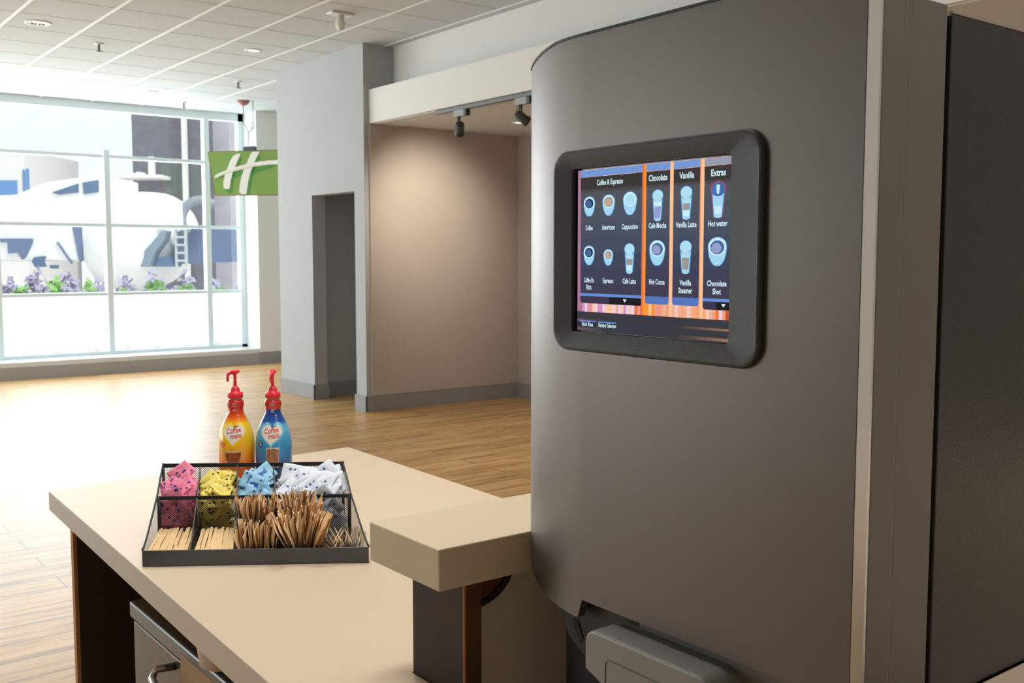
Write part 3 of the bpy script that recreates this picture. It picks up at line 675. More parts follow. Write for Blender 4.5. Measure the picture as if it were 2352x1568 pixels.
# inner opening (slightly larger than the display at the frame's face; sloped faces run down to it)
inn = (yi0, yi1, zi0, zi1)
def lerp(a, c, s): return [Vector(p)*(1-s)+Vector(q)*s for p, q in zip(a, c)]
outer = rr3(BX, .004); opening = [(BX+.006, y, z) for y, z in rrect(yi0-.001, yi1+.004, zi0-.001, zi1+.002, .005, 8)]
well = [(SCR+.0008, y, z) for y, z in rrect(yi0-.001, yi1+.004, zi0-.001, zi1+.002, .005, 8)]
rings = [rr3(MX+.012, -.0005), rr3(MX+.001, -.0005), rr3(BX+.003, 0), rr3(BX+.0006, .0015), outer, rr3(BX+.001, .008, r=.03), opening, lerp(opening, well, .5), well]
M_bez = mat('bezel_black', srgb(50, 50, 49), .42, .05, bump=.3, bscale=1100)
b = MB(); bez(b, rings); o = b.build('screen_bezel', M_bez, t, og)
for p in o.data.polygons: p.use_smooth = True
es_ = o.modifiers.new('e', 'EDGE_SPLIT'); es_.split_angle = math.radians(24)

# display: image layout traced on the plane of the panel
def S(px, py, k=0): v = onX(px, py, SCR); v.x -= .00006*k; return v
def emc(name, r, g, b_, s=1.): return emis('screen_'+name, srgb(r, g, b_), s)
b = MB()
b.prism([(SCR+.0004, yi0-.003, zi0-.003), (SCR+.0004, yi1+.006, zi0-.003), (SCR+.0004, yi1+.006, zi1+.003), (SCR+.0004, yi0-.003, zi1+.003)], (.003, 0, 0))
disp = b.build('display', mat('display_black', srgb(14, 14, 16), .15), t, og)
def sub(name, mb, mats, lab=None):
    o = mb.build(name, mats, None, None, recalc=False); o.parent = disp; o.location = -Vector(og)
    if lab: o['label'] = lab
    return o
# local frame on the display: u 0..1 from left to right, v 0..1 from bottom to top
def uv(u, v, k=0): return Vector((SCR-.00006*k, yi1+(yi0-yi1)*u, zi0+(zi1-zi0)*v))
def UVp(px, py):
    p = onX(px, py, SCR); return ((p.y-yi1)/(yi0-yi1), (p.z-zi0)/(zi1-zi0))
# striped glowing background (vertical bands)
rnd = random.Random(3)
b = MB(); mats_ = [emc('band%d' % i, *c) for i, c in enumerate(((172, 120, 150), (214, 150, 190), (236, 150, 140), (250, 200, 180), (240, 206, 226), (232, 120, 70), (250, 150, 60), (252, 196, 150), (244, 160, 120), (236, 176, 150), (248, 168, 110), (196, 84, 52)))]
seq = [0]*2+[1, 4, 1, 2, 3, 4, 1, 1, 4, 3, 7, 3, 4, 9, 4, 3, 1, 4, 3, 4, 5, 2, 5, 6, 6, 7, 6, 8, 2, 8, 9, 8, 7, 9, 3, 9, 10, 9, 3, 9, 10, 8, 7, 10, 3, 9, 8, 5, 4, 8, 11, 11]
for i, s in enumerate(seq): b.quad(uv(i/len(seq), 0, 0), uv((i+1)/len(seq), 0, 0), uv((i+1)/len(seq), 1, 0), uv(i/len(seq), 1, 0), s)
sub('background_stripes', b, mats_)
def rect(name, u0, u1, v0, v1, k, m_=0, r=0.):
    b = MB()
    if r:
        ru = r*(zi1-zi0)/abs(yi1-yi0); pts = []
        for (uu, vv, a0) in ((u1-ru, v0+r, 270), (u1, v1, None), (u0, v1, None), (u0+ru, v0+r, 180)):
            if a0 is None: pts.append(uv(uu, vv, k))
            elif a0 == 270:
                pts += [uv(uu+ru*math.cos(math.radians(270+a)), vv+r*math.sin(math.radians(270+a)), k) for a in (0, 22, 45, 68, 90)]
            else: pts += [uv(uu+ru*math.cos(math.radians(180+a)), vv+r*math.sin(math.radians(180+a)), k) for a in (0, 22, 45, 68, 90)]
        b.poly(pts)
    else: b.quad(uv(u0, v0, k), uv(u1, v0, k), uv(u1, v1, k), uv(u0, v1, k))
    return b
def grad(u0, u1, v0, v1, k, cols):
    """vertical colour steps of the lit picture"""
    b = MB(); n = len(cols)
    for i in range(n): b.quad(uv(u0, v0+(v1-v0)*i/n, k), uv(u1, v0+(v1-v0)*i/n, k), uv(u1, v0+(v1-v0)*(i+1)/n, k), uv(u0, v0+(v1-v0)*(i+1)/n, k), i)
    return b
_, vB = UVp(1327, 709); 
sub('bottom_bar', rect('x', 0, 1, 0, .122, 1, 0), emc('bar', 60, 60, 68))
for (v0, v1) in ((.005, .022), (.062, .075)):
    b = MB()
    for i in range(12): b.quad(uv(.66+.028*i, v0, 2), uv(.66+.028*(i+1), v0, 2), uv(.66+.028*(i+1), v1, 2), uv(.66+.028*i, v1, 2), i)
    sub('bar_streak', b, [emc('streak%d' % i, 66+8*i, 60+5*i, 62+3*i) for i in range(12)])
    b = MB()
    for i in range(6): b.quad(uv(.0+.03*i, v0, 2), uv(.03*(i+1), v0, 2), uv(.03*(i+1), v1, 2), uv(.03*i, v1, 2), i)
    sub('bar_streak', b, [emc('lstreak%d' % i, 120-9*i, 86-4*i, 100-5*i) for i in range(6)])
panel_cols = [emc('p%d' % i, *c) for i, c in enumerate(((68, 64, 84), (66, 66, 88), (66, 72, 90), (70, 78, 96), (74, 82, 98), (78, 84, 96), (84, 86, 94), (76, 74, 76)))]
PAN = [(.022, .452, .175, 'Coffee & Espresso', 1388.), (.478, .628, .19, 'Chocolate', 0), (.650, .808, .19, 'Vanilla', 0), (.832, .992, .175, 'Extras', 0)]
for i, (u0, u1, vb, cap, _x) in enumerate(PAN):
    n = 7; b = MB(); vt = .955
    for k in range(n+1):
        a = vb+.03+(vt-vb-.03)*k/(n+1); c = vb+.03+(vt-vb-.03)*(k+1)/(n+1)
        b.quad(uv(u0, a, 1), uv(u1, a, 1), uv(u1, c, 1), uv(u0, c, 1), k)
    sub('menu_panel', b, panel_cols)
    sub('panel_header', rect('x', u0, u1, .878, .955, 2, 0), emc('head', 62, 58, 58))
    sub('panel_tab', rect('x', u0, u1, .957, .998, 2, 0), emc('tab', 118, 152, 212) if i < 3 else emc('tabgrey', 150, 156, 172))
    if i in (1, 2):
        sub('panel_foot', rect('x', u0, u1, vb, vb+.045, 2, 0, .018), emc('foot', 88, 118, 190))
    else:
        sub('panel_foot', rect('x', u0, u1, vb, vb+.045, 2, 0, .018), emc('footdark', 62, 58, 78))
        um = u0+(u1-u0)*.49
        sub('scroll_button', rect('x', um, u1, vb, vb+.045, 3, 0, .012), emc('btn', 34, 32, 34))
        sub('foot_line', rect('x', u0, u1, vb+.045, vb+.062, 3), emc('line', 104, 142, 214))
        um2 = (um+u1)/2; b = MB(); b.poly([uv(um2-.012, vb+.034, 5), uv(um2, vb+.016, 5), uv(um2+.012, vb+.034, 5)]); sub('scroll_arrow', b, emc('white', 235, 245, 250))
MS = Matrix(((0, 0, -1, 0), (-1, 0, 0, 0), (0, 1, 0, 0), (0, 0, 0, 1)))   # text x -> -Y, text y -> +Z, normal -> -X
SW = abs(yi1-yi0); SH = zi1-zi0
M_txt = emc('text', 214, 240, 250)
def stext(s, u, v, wd, ht, k=5, m_=None, bold=.022):
    vs_, fs = text_mb(s, 1, 1, 0, bold)
    w0 = max(v_.x for v_ in vs_)-min(v_.x for v_ in vs_); cxm = (max(v_.x for v_ in vs_)+min(v_.x for v_ in vs_))/2
    c = uv(u, v, k); b = MB()
    b.add([c+Vector((0, -(q.x-cxm)/w0*wd*SW, q.y*ht*SH)) for q in vs_], fs); sub('caption', b, m_ or M_txt, 'caption reading '+s)
stext('Coffee & Espresso', .232, .915, .185, .046); stext('Chocolate', .553, .915, .118, .050); stext('Vanilla', .729, .915, .088, .050); stext('Extras', .912, .915, .082, .050)
ICX = [.086, .225, .372, .553, .729, .912]
R1 = .768; R2 = .468
cap1 = [('Coffee', .052), ('Americano', .092), ('Cappuccino', .108), ('Cafe Mocha', .112), ('Vanilla Latte', .124), ('Hot water', .108)]
cap2 = [(('Coffee Ex', 'Rich'), (.074, .036)), (('Espresso',), (.074,)), (('Cafe Latte',), (.090,)), (('Hot Cocoa',), (.098,)), (('Vanilla', 'Steamer'), (.070, .084)), (('Chocolate', 'Shot'), (.110, .048))]
for i in range(6):
    stext(cap1[i][0], ICX[i], .642, cap1[i][1], .043)
    for j, (s, w_) in enumerate(zip(*cap2[i])): stext(s, ICX[i], .318-.044*j, w_, .043)
IC = [emc('i_glow', 70, 120, 180), emc('i_white', 200, 236, 250), emc('i_mid', 162, 214, 242), emc('i_blue', 70, 104, 156), emc('i_brown', 196, 168, 150), emc('i_dark', 44, 54, 84), emc('i_foam', 176, 222, 242), emc('i_red', 190, 60, 90), emc('i_tan', 156, 152, 150), emc('i_lav', 150, 160, 205)]
ASP = SH/SW
def ell(b, u, v, ru, rv, k, mi, n=24): b.poly([uv(u+ru*math.cos(2*PI*i/n), v+rv*math.sin(2*PI*i/n), k) for i in range(n)], mi)
def cupicon(u, v, s, liquid):
    b = MB(); ru = .040*s; rv = .039*s; c = v+.018*s
    def body(k, mi, g):
        prof = [(1.0, .0), (.97, -.022), (.84, -.046), (.64, -.064), (.42, -.076), (.18, -.081)]
        L_ = [uv(u-ru*p_[0]-g, c+p_[1]*s-g*.6, k) for p_ in prof]; R_ = [uv(u+ru*p_[0]+g, c+p_[1]*s-g*.6, k) for p_ in prof][::-1]
        b.poly(L_+R_, mi)
    body(4, 0, .004); ell(b, u, c, ru+.004, rv+.004, 4, 0); body(5, 2, 0)
    ell(b, u, c, ru, rv, 6, 1); ell(b, u, c-.003*s, ru*.76, rv*.76, 7, liquid[0])
    if len(liquid) > 1: ell(b, u-ru*.1, c-.006*s, ru*.56, rv*.58, 8, liquid[1])
    return b
def glassicon(u, v, s, layers, top=6, red=False):
    b = MB(); ru = .036*s; h = .092*s; g = .004; rv = .036*s; ct_ = v+h-rv
    def trap(v0, v1, k, mi, f0=1., g_=0.):
        w0 = ru*(.62+.38*(v0-(v-h))/(2*h)*1.1)*f0; w1 = ru*(.62+.38*(v1-(v-h))/(2*h)*1.1)*f0
        b.quad(uv(u-w0-g_, v0, k), uv(u+w0+g_, v0, k), uv(u+w1+g_, v1, k), uv(u-w1-g_, v1, k), mi)
    if red: trap(v-h-.006, ct_, 3, 7, 1.06, .005); ell(b, u, ct_, ru+.008, rv+.009, 3, 7)
    trap(v-h-.003, ct_, 4, 0, 1, g); trap(v-h, ct_, 5, 2)
    ell(b, u, v-h, ru*.60, .010, 5, 2)
    for (a, c, mi) in layers: trap(v-h+2*h*a, v-h+2*h*c, 6, mi, .80)
    ell(b, u, ct_, ru+.003, rv+.004, 6, 0); ell(b, u, ct_, ru, rv, 7, top)
    if red: ell(b, u-.003, ct_-.004, ru*.72, rv*.70, 8, 0); b.quad(uv(u-.006, ct_-.026, 9), uv(u+.006, ct_-.026, 9), uv(u+.010, ct_+.024, 9), uv(u-.010, ct_+.024, 9), 1)
    return b
M_ic = IC
sub('cup_icon', cupicon(ICX[0], R1+.01, 1.0, (5, 3)), M_ic); sub('cup_icon', cupicon(ICX[1], R1+.012, 1.04, (8, 4)), M_ic); sub('cup_icon', cupicon(ICX[2], R1+.015, 1.12, (6,)), M_ic)
sub('glass_icon', glassicon(ICX[3], R1-.005, .92, ((.04, .44, 9), (.44, .62, 1))), M_ic); sub('glass_icon', glassicon(ICX[4], R1+.0, .95, ((.05, .25, 1), (.25, .46, 8), (.46, .62, 6))), M_ic)
sub('glass_icon', glassicon(ICX[5], R1+.005, .98, ((.05, .3, 1), (.3, .6, 2)), 3, True), M_ic)
sub('cup_icon', cupicon(ICX[0], R2+.008, .98, (5, 3)), M_ic); sub('cup_icon', cupicon(ICX[1], R2-.005, .8, (8, 4)), M_ic)
sub('glass_icon', glassicon(ICX[2], R2-.01, .92, ((.05, .25, 1), (.25, .46, 8), (.46, .62, 6))), M_ic)
sub('cup_icon', cupicon(ICX[3], R2+.022, 1.2, (3, 9)), M_ic); sub('glass_icon', glassicon(ICX[4], R2-.002, .95, ((.08, .46, 8), (.46, .62, 6))), M_ic); sub('cup_icon', cupicon(ICX[5], R2+.028, 1.28, (3, 9)), M_ic)
for (u0, u1, s) in ((.018, .135, 'Quick Rinse'), (.158, .285, 'Number Selection')):
    sub('small_button', rect('x', u0, u1, .032, .058, 3), emc('btn2', 40, 40, 52)); sub('button_line', rect('x', u0, u1, .058, .066, 4), emc('line', 104, 142, 214))
    stext(s, (u0+u1)/2, .043, (u1-u0)*(.72 if s[0] == 'Q' else .98), .036)

# ================================================================== CONDIMENT ORGANIZER (local frame: x right, y away, z up)
OL = onz(589.5, 1296, CT); OL.z = CT+.0005; OZ = -A+math.radians(3.5); OSC = 1.11; SK = -.044
OR = Matrix.Rotation(OZ, 4, 'Z'); OM = Matrix.Translation(OL) @ OR @ Matrix.Scale(OSC, 4)
HWf, HWm, HWb = .197, .180, .174     # half widths: front, middle rail, back
YM, YB = .13, .22; ZL, ZM, ZB = .0285, .094, .138
def hw(y): return HWf+(HWm-HWf)*y/YM if y < YM else HWm+(HWb-HWm)*(y-YM)/(YB-YM)
def sidez(y):   # curved top edge of the sides
    P = [(0, ZL), (.02, .034), (.045, .046), (.075, .063), (.105, .080), (YM, ZM), (.175, .117), (YB, ZB)]
    for (a, za), (c, zc) in zip(P, P[1:]):
        if a <= y <= c: return za+(zc-za)*(y-a)/(c-a)
    return ZB
org_ = thing('condiment_organizer', 'black steel mesh condiment tray with compartments on the beige counter', 'organizer', OL, (0, 0, OZ)); org_.scale = (OSC,)*3
b = MB(); b.box((-HWf, -.003, 0), (HWf, 0, ZL)); b.build('front_panel', mat('tray_front', srgb(84, 87, 93), .45, .2, bump=.1, bscale=600), org_, bevel=.0012)
vs_, fs = text_mb('Mind Reader', .0062, 1.1, 0, .0)
b = MB(); b.add([(v.x, -.0032, v.y+.0085) for v in vs_], fs); b.build('lettering', mat('faint_lettering', srgb(108, 112, 118), .5), org_, recalc=False)
b = MB(); b.prism([(-HWf, 0, 0), (HWf, 0, 0), (HWb+SK, YB, 0), (-HWb+SK, YB, 0)], (0, 0, .002)); b.build('base', M_blackmet, org_)
ys = [0, .015, .03, .045, .06, .075, .09, .105, .118, YM, .15, .175, .20, YB]
def sk(y): return SK*y/YB      # the far side sits slightly to the left
for sgn in (-1, 1):
    b = MB(); T_ = .0014
    for a, c in zip(ys, ys[1:]):
        if a < .0 : continue
        P = [(sgn*hw(a)+sk(a), a, .002), (sgn*hw(c)+sk(c), c, .002), (sgn*hw(c)+sk(c), c, sidez(c)), (sgn*hw(a)+sk(a), a, sidez(a))]
        b.add([Vector(p) for p in P], [(0, 1, 2, 3)], 0, uvs=[[(p[1], p[2]) for p in P]])
    b.build('side_panel', M_mesh, org_, recalc=False)
    b = MB(); b.tube([(sgn*hw(y)+sk(y), y, sidez(y)) for y in ys], .0019, 6); b.tube([(sgn*HWb+SK, YB, .0), (sgn*HWb+SK, YB, ZB)], .003, 6); b.tube([(sgn*(HWm-.003)+sk(YM), YM, .003), (sgn*(HWm-.003)+sk(YM), YM, ZM)], .0036, 6)
    b.build('side_rail', M_blackmet, org_)
b = MB(); b.quad((-HWb+SK, YB, .002), (HWb+SK, YB, .002), (HWb+SK, YB, ZB), (-HWb+SK, YB, ZB), uv=True); b.build('back_panel', M_mesh, org_, recalc=False)
b = MB(); b.quad((-HWm+sk(YM), YM, .002), (HWm+sk(YM), YM, .002), (HWm+sk(YM), YM, ZM), (-HWm+sk(YM), YM, ZM), uv=True); b.build('middle_panel', M_mesh, org_, recalc=False)
b = MB(); b.box((-HWb+SK, YB-.002, ZB-.008), (HWb+SK, YB+.0015, ZB)); b.build('back_rail', M_blackmet, org_, bevel=.0008)
b = MB(); b.box((-HWm+sk(YM), YM-.002, ZM-.007), (HWm+sk(YM), YM+.0015, ZM)); b.build('middle_rail', M_blackmet, org_, bevel=.0008)
CO = [0, .205, .41, .61, .80, 1.]
def ux(fr, y): return (-1+2*fr)*hw(y)+sk(y)
DIV = [(CO[1], 0, YB, 'd'), (CO[2], 0, YB, 'd'), (CO[3], .0, YB, 'd'), (CO[4], .015, YM, 'd')]
for fr, y0, y1, _ in DIV:
    b = MB(); yy = [y for y in ys if y0 <= y <= y1]
    for a, c in zip(yy, yy[1:]):
        za = sidez(a)-(.004 if y0 == 0 else .01); zc = sidez(c)-(.004 if y0 == 0 else .01)
        b.add([(ux(fr, a), a, .002), (ux(fr, c), c, .002), (ux(fr, c), c, zc), (ux(fr, a), a, za)], [(0, 1, 2, 3)])
    b.build('divider', M_blackmet, org_, recalc=False)
    b = MB(); b.tube([(ux(fr, y), y, sidez(y)-(.004 if y0 == 0 else .01)) for y in yy], .0013, 6)
    b.tube([(ux(fr, YM-.004), YM-.004, .003), (ux(fr, YM-.004), YM-.004, ZM-.004)], .0035, 6)
    b.build('divider_rail', mat('rail_grey', srgb(88, 88, 86), .4, .3), org_)
b = MB(); b.box((ux(CO[2], .07)+.002, .07, .002), (ux(CO[3], .07)-.002, .0715, .052)); b.box((ux(CO[2], .07)+.002, .0685, .049), (ux(CO[3], .07)-.002, .0725, .054)); b.build('cross_divider', M_blackmet, org_)

def place(root, lx, ly, lz, rot):   # rot: 3x3 local rotation
    m_ = OM @ Matrix.Translation((lx, ly, lz)) @ rot.to_4x4()
    root.location = m_.to_translation(); root.rotation_euler = m_.to_euler(); root.scale = (OSC,)*3
# ------------------------------------------------------------------ sweetener and sugar packets
def packet_mesh(w_, h_, fn, seed=0):
    r_ = random.Random(seed); nx, ny = 14, 9; b = MB(); vs_ = []; th = .0022
    for sgn in (1, -1):
        for j in range(ny+1):
            for i in range(nx+1):
                u = i/nx; v = j/ny
                e = min(1, max(0, min(u-.07, .93-u)*8))*min(1, max(0, min(v-.02, .98-v)*9)); e = max(0, e)**.5
                wv = .0009*math.sin(u*9+seed)*math.cos(v*7+seed*2)
                vs_.append(((u-.5)*w_, (v-.5)*h_, sgn*(th*e+.00015)+wv*1.3+.0012*math.sin(u*5+seed)))
    fs = []; ms = []; n1 = (nx+1)*(ny+1)
    for sd in (0, 1):
        for j in range(ny):
            for i in range(nx):
                a = sd*n1+j*(nx+1)+i; q = (a, a+1, a+nx+2, a+nx+1); fs.append(q if sd == 0 else q[::-1]); ms.append(fn(i, j, sd))
    for i in range(nx): fs.append((i, n1+i, n1+i+1, i+1)); ms.append(0); a = ny*(nx+1)+i; fs.append((a, a+1, n1+a+1, n1+a)); ms.append(0)
    for j in range(ny): a = j*(nx+1); c = (j+1)*(nx+1); fs.append((a, c, n1+c, n1+a)); ms.append(0); a += nx; c += nx; fs.append((a, n1+a, n1+c, c)); ms.append(0)
    b.add(vs_, fs, ms, True); return b
navy = mat('print_navy', srgb(44, 44, 132), .6); pgrey = mat('print_mauve', srgb(176, 110, 176), .6)
M_pk = mat('packet_pink', srgb(246, 138, 172), .55); M_yl = mat('packet_yellow', srgb(238, 218, 98), .5); M_bl = mat('packet_sky', srgb(150, 206, 236), .5); M_bl2 = mat('print_blue', srgb(52, 110, 192), .5)
M_wh = mat('packet_white', srgb(222, 232, 244), .55); M_pb = mat('print_steel_blue', srgb(70, 100, 160), .6); M_bk = mat('print_black', srgb(46, 50, 56), .6); M_or = mat('print_orange', srgb(226, 150, 60), .6); M_olive = mat('print_olive', srgb(150, 146, 70), .6)
def fpink(i, j, s):
    if (i, j) in ((1, 7), (1, 6), (12, 1)): return 1
    if s == 0 and j in (3, 4) and 3 <= i <= 10 and (i*3+j) % 4: return 1 if j == 4 else 2
    if s == 1 and j in (2, 4, 6) and 3 <= i <= 9: return 2
    return 0
def fyel(i, j, s):
    if s == 0 and 4 <= i <= 9 and 3 <= j <= 5 and (i+j) % 3: return 1
    if (i, j) in ((2, 7), (11, 1), (12, 7), (2, 1)): return 1
    if j in (2,) and 5 <= i <= 8: return 2
    if s == 1 and i in (5, 7) and 2 <= j <= 6: return 3
    return 0
def fblue(i, j, s):
    if 3 <= i <= 10 and 2 <= j <= 6: return 1
    return 2 if (i, j) in ((1, 7), (12, 1)) else 0
def fwhite(i, j, s):
    if s == 0 and j == 6 and 2 <= i <= 10 and i % 2: return 1
    if s == 0 and j in (3, 4) and 5 <= i <= 9 and (i*j) % 3: return 1
    if s == 1 and j in (2, 4, 6) and 2 <= i <= 9: return 1
    return 0
def rotm(ax, ay, az): return Euler((ax, ay, az), 'XYZ').to_matrix()
def pile(kind, fn, mats_, lab, grp, x0, x1, n, topz, cat='packet', seed=1, size=(.060, .036)):
    r_ = random.Random(seed); protos = []
    for q in range(3):
        t_ = thing(kind, lab, cat, group=grp); packet_mesh(size[0], size[1], fn, q+seed).build('paper', mats_, t_, recalc=False); protos.append([t_, False])
    wd = x1-x0
    for k in range(n):
        pr_ = protos[k % 3]
        if pr_[1]: o = dup(pr_[0])
        else: o = pr_[0]; pr_[1] = True
        s = k/(n-1)
        if k < n*.40:      # upright against the front mesh
            row = k/(n*.40); mg = size[0]*.45; lx = x0+mg+(wd-2*mg)*r_.random(); ly = YM+.008+.016*r_.random(); lz = .020+.056*row+r_.uniform(-.004, .004)
            rot = rotm(math.radians(r_.uniform(74, 98)), 0, math.radians(r_.uniform(-14, 14))) @ rotm(0, 0, math.radians(r_.uniform(-75, 75)))
        else:              # heap that rises to the back
            q = (s-.40)/.60; ly = YM+.020+(YB-YM-.040)*(q*.9+.1*r_.random()); mg = size[0]*.42; lx = x0+mg+(wd-2*mg)*r_.random()
            lz = .080+(topz-.080)*q+r_.uniform(-.006, .006)
            rot = rotm(math.radians(r_.uniform(28, 66)), math.radians(r_.uniform(-22, 22)), math.radians(r_.uniform(-25, 25))) @ rotm(0, 0, math.radians(r_.uniform(-70, 70)))
        place(o, lx, ly, lz, rot)
g = .004
pile('pink_packet', fpink, [M_pk, navy, pgrey], 'pink sweetener packet heaped in the back left compartment', 'pink packets', ux(0, .175)+g, ux(CO[1], .175)-g, 26, .112, seed=3)
pile('yellow_packet', fyel, [M_yl, M_bk, M_or, M_olive], 'yellow sweetener packet heaped in the second back compartment', 'yellow packets', ux(CO[1], .175)+g, ux(CO[2], .175)-g, 26, .100, seed=8)
pile('blue_packet', fblue, [M_bl, M_bl2, navy], 'sky blue sweetener packet heaped in the third back compartment', 'blue packets', ux(CO[2], .175)+g, ux(CO[3], .175)-g, 26, .112, seed=5)
pile('white_packet', fwhite, [M_wh, M_pb], 'white sugar packet with blue print in the wide back right compartment', 'white packets', ux(CO[3], .175)+g, ux(1, .175)-g, 44, .116, seed=11, size=(.064, .044))

# ------------------------------------------------------------------ wooden stir sticks
M_stick = mat('stir_wood', srgb(232, 200, 150), .6, noise=.08, nscale=60)
def stick_proto(lab, grp):
    b = MB(); L_ = .118; w_ = .0027
    b.prism([(-w_, -.002, 0), (w_, -.002, 0), (w_, L_-.003, 0), (w_*.7, L_, 0), (-w_*.7, L_, 0), (-w_, L_-.003, 0)], (0, 0, .0013))
    o = b.build('stir_stick', M_stick); return tag(o, lab, 'stirrer', grp)
def sticks(f0, f1, lab, grp, seed):
    r_ = random.Random(seed); pr_ = stick_proto(lab, grp); first = True
    for layer in range(4):
        n = 13
        for k in range(n):
            o = pr_ if first else pr_.copy()
            if not first: COL.objects.link(o)
            first = False
            fr = (k+.5)/n; y0 = .006+r_.uniform(0, .006); y1 = y0+.118
            xa = ux(f0, y0)+.006+(ux(f1, y0)-ux(f0, y0)-.012)*fr+r_.uniform(-.001, .001); xb = ux(f0, y1)+.006+(ux(f1, y1)-ux(f0, y1)-.012)*min(1, max(0, fr+r_.uniform(-.03, .03)))
            if layer == 3 and k in (3, 9): xb = min(max(xb+r_.choice((-.022, .024)), ux(f0, y1)+.006), ux(f1, y1)-.006)
            yaw = -math.atan2(xb-xa, .118); z0 = max(.004, .004+.0058*layer)+r_.uniform(0, .001)
            place(o, xa, y0, z0+.0003*k/n, rotm(math.radians(5+r_.uniform(-.8, 1.6)), math.radians(r_.uniform(-12, 12)), yaw))
sticks(0, CO[1], 'pale wooden stir stick lying in the front left compartment', 'stir sticks in the front left compartment', 21)
sticks(CO[1], CO[2], 'pale wooden stir stick lying in the second front compartment', 'stir sticks in the second front compartment', 22)

# ------------------------------------------------------------------ brown paper packets standing on edge
M_kr = [mat('kraft_%d' % i, srgb(*c), .7, noise=.06, nscale=40) for i, c in enumerate(((240, 204, 156), (226, 184, 132), (247, 220, 180), (204, 164, 118)))]
def kraft(i, lab, grp, L_=.062, W_=.040):
    r_ = random.Random(40+i); b = MB(); n = 6; th = .0011; vs_ = []
    for sgn in (1, -1):
        for j in range(n+1):
            for k in range(5):
                u = k/4-.5; v = j/n; bulge = th*(1-(2*u)**2)*(1 if .1 < v < .88 else .15)
                vs_.append((u*W_, v*L_, sgn*(bulge+.0001)+.0018*math.sin(v*3+i)*(1 if k % 2 else .6)+.002*(v*v)*u*2*r_.uniform(.5, 2)))
    fs = []; n1 = (n+1)*5
    for sd in (0, 1):
        for j in range(n):
            for k in range(4):
                a = sd*n1+j*5+k; q = (a, a+1, a+6, a+5); fs.append(q if sd == 0 else q[::-1])
    for k in range(4): fs.append((k, n1+k, n1+k+1, k+1)); a = n*5+k; fs.append((a, a+1, n1+a+1, n1+a))
    for j in range(n): a = j*5; fs.append((a, a+5, n1+a+5, n1+a)); a += 4; fs.append((a, n1+a, n1+a+5, a+5))
    b.add(vs_, fs, 0, False); return tag(b.build('brown_packet', M_kr[i % 4]), lab, 'packet', grp)
def kraft_row(f0, f1, ya, yb, zt, n, lab, grp, seed, fan=14, L_=.062, W_=.036, tilt=(-4, 14)):
    r_ = random.Random(seed); pr_ = [[kraft(seed*3+i, lab, grp, L_, W_), False] for i in range(4)]
    for k in range(n):
        p_ = pr_[k % 4]; o = p_[0].copy() if p_[1] else p_[0]
        if p_[1]: COL.objects.link(o)
        p_[1] = True
        fr = (k+.5)/n; y_ = ya+(yb-ya)*r_.random(); x_ = ux(f0, y_)+.006+(ux(f1, y_)-ux(f0, y_)-.012)*fr
        # packet local y is its length: stand it up, plane normal sideways, edge towards the front
        rot = rotm(0, math.radians((fr-.5)*fan+r_.uniform(-5, 5)), math.radians(13+r_.uniform(-15, 15))) @ rotm(math.radians(r_.uniform(*tilt)), 0, 0) @ Matrix(((0, 0, 1), (1, 0, 0), (0, 1, 0))) @ rotm(0, 0, math.radians(r_.choice((-1, 1))*r_.uniform(8, 30)))
        place(o, x_, y_, zt-L_+r_.uniform(-.006, .006), rot)
kraft_row(CO[2], CO[3], .082, .108, .100, 30, 'brown paper packet standing in the middle compartment behind the cross divider', 'brown packets behind the cross divider', 31, 10, .052, .031)
kraft_row(CO[2], CO[3], .024, .052, .064, 30, 'brown paper packet standing in the front middle compartment', 'brown packets in front of the cross divider', 32, 10, .046, .031)
kraft_row(CO[3], CO[4], .084, .112, .104, 30, 'brown paper packet at the back of the overfull compartment right of the middle', 'brown packets at the back of the overfull compartment', 33, 26, .056, .033)
kraft_row(CO[3], CO[4], .026, .072, .086, 40, 'brown paper packet at the front of the overfull compartment right of the middle', 'brown packets at the front of the overfull compartment', 34, 50, .062, .034, (0, 16))
# ------------------------------------------------------------------ wrapped toothpicks
def picks():
    r_ = random.Random(9); lab = 'wooden toothpick in a clear wrapper in the front right compartment'; grp = 'wrapped toothpicks'
    pr_ = thing('wrapped_toothpick', lab, 'toothpick', group=grp)
    b = MB(); b.tube([(0, .004, 0), (0, .012, 0), (0, .062, 0), (0, .070, 0)], [.0003, .0011, .0011, .0003], 6); b.build('toothpick', M_stick, pr_)
    b = MB(); b.quad((-.0045, -.002, .0004), (.0045, -.002, .0004), (.0035, .077, .0013), (-.0035, .077, .0013)); b.quad((-.0045, -.002, -.0004), (.0045, -.002, -.0004), (.0035, .077, -.0013), (-.0035, .077, -.0013)); b.build('wrapper', M_clear, pr_, recalc=False)
    first = True
    for layer in range(4):
        for k in range(11):
            o = pr_ if first else dup(pr_); first = False
            fr = (k+.5)/11; y0 = .008+r_.random()*.03; x_ = ux(CO[4], y0)+.004+(ux(1, y0)-ux(CO[4], y0)-.012)*fr
            place(o, x_, y0, .006+.0065*layer+r_.uniform(0, .003), rotm(math.radians(r_.uniform(6, 14)), math.radians(r_.uniform(-40, 40)), math.radians(r_.uniform(-8, 22)*(1 if fr < .8 else .3))))
picks()

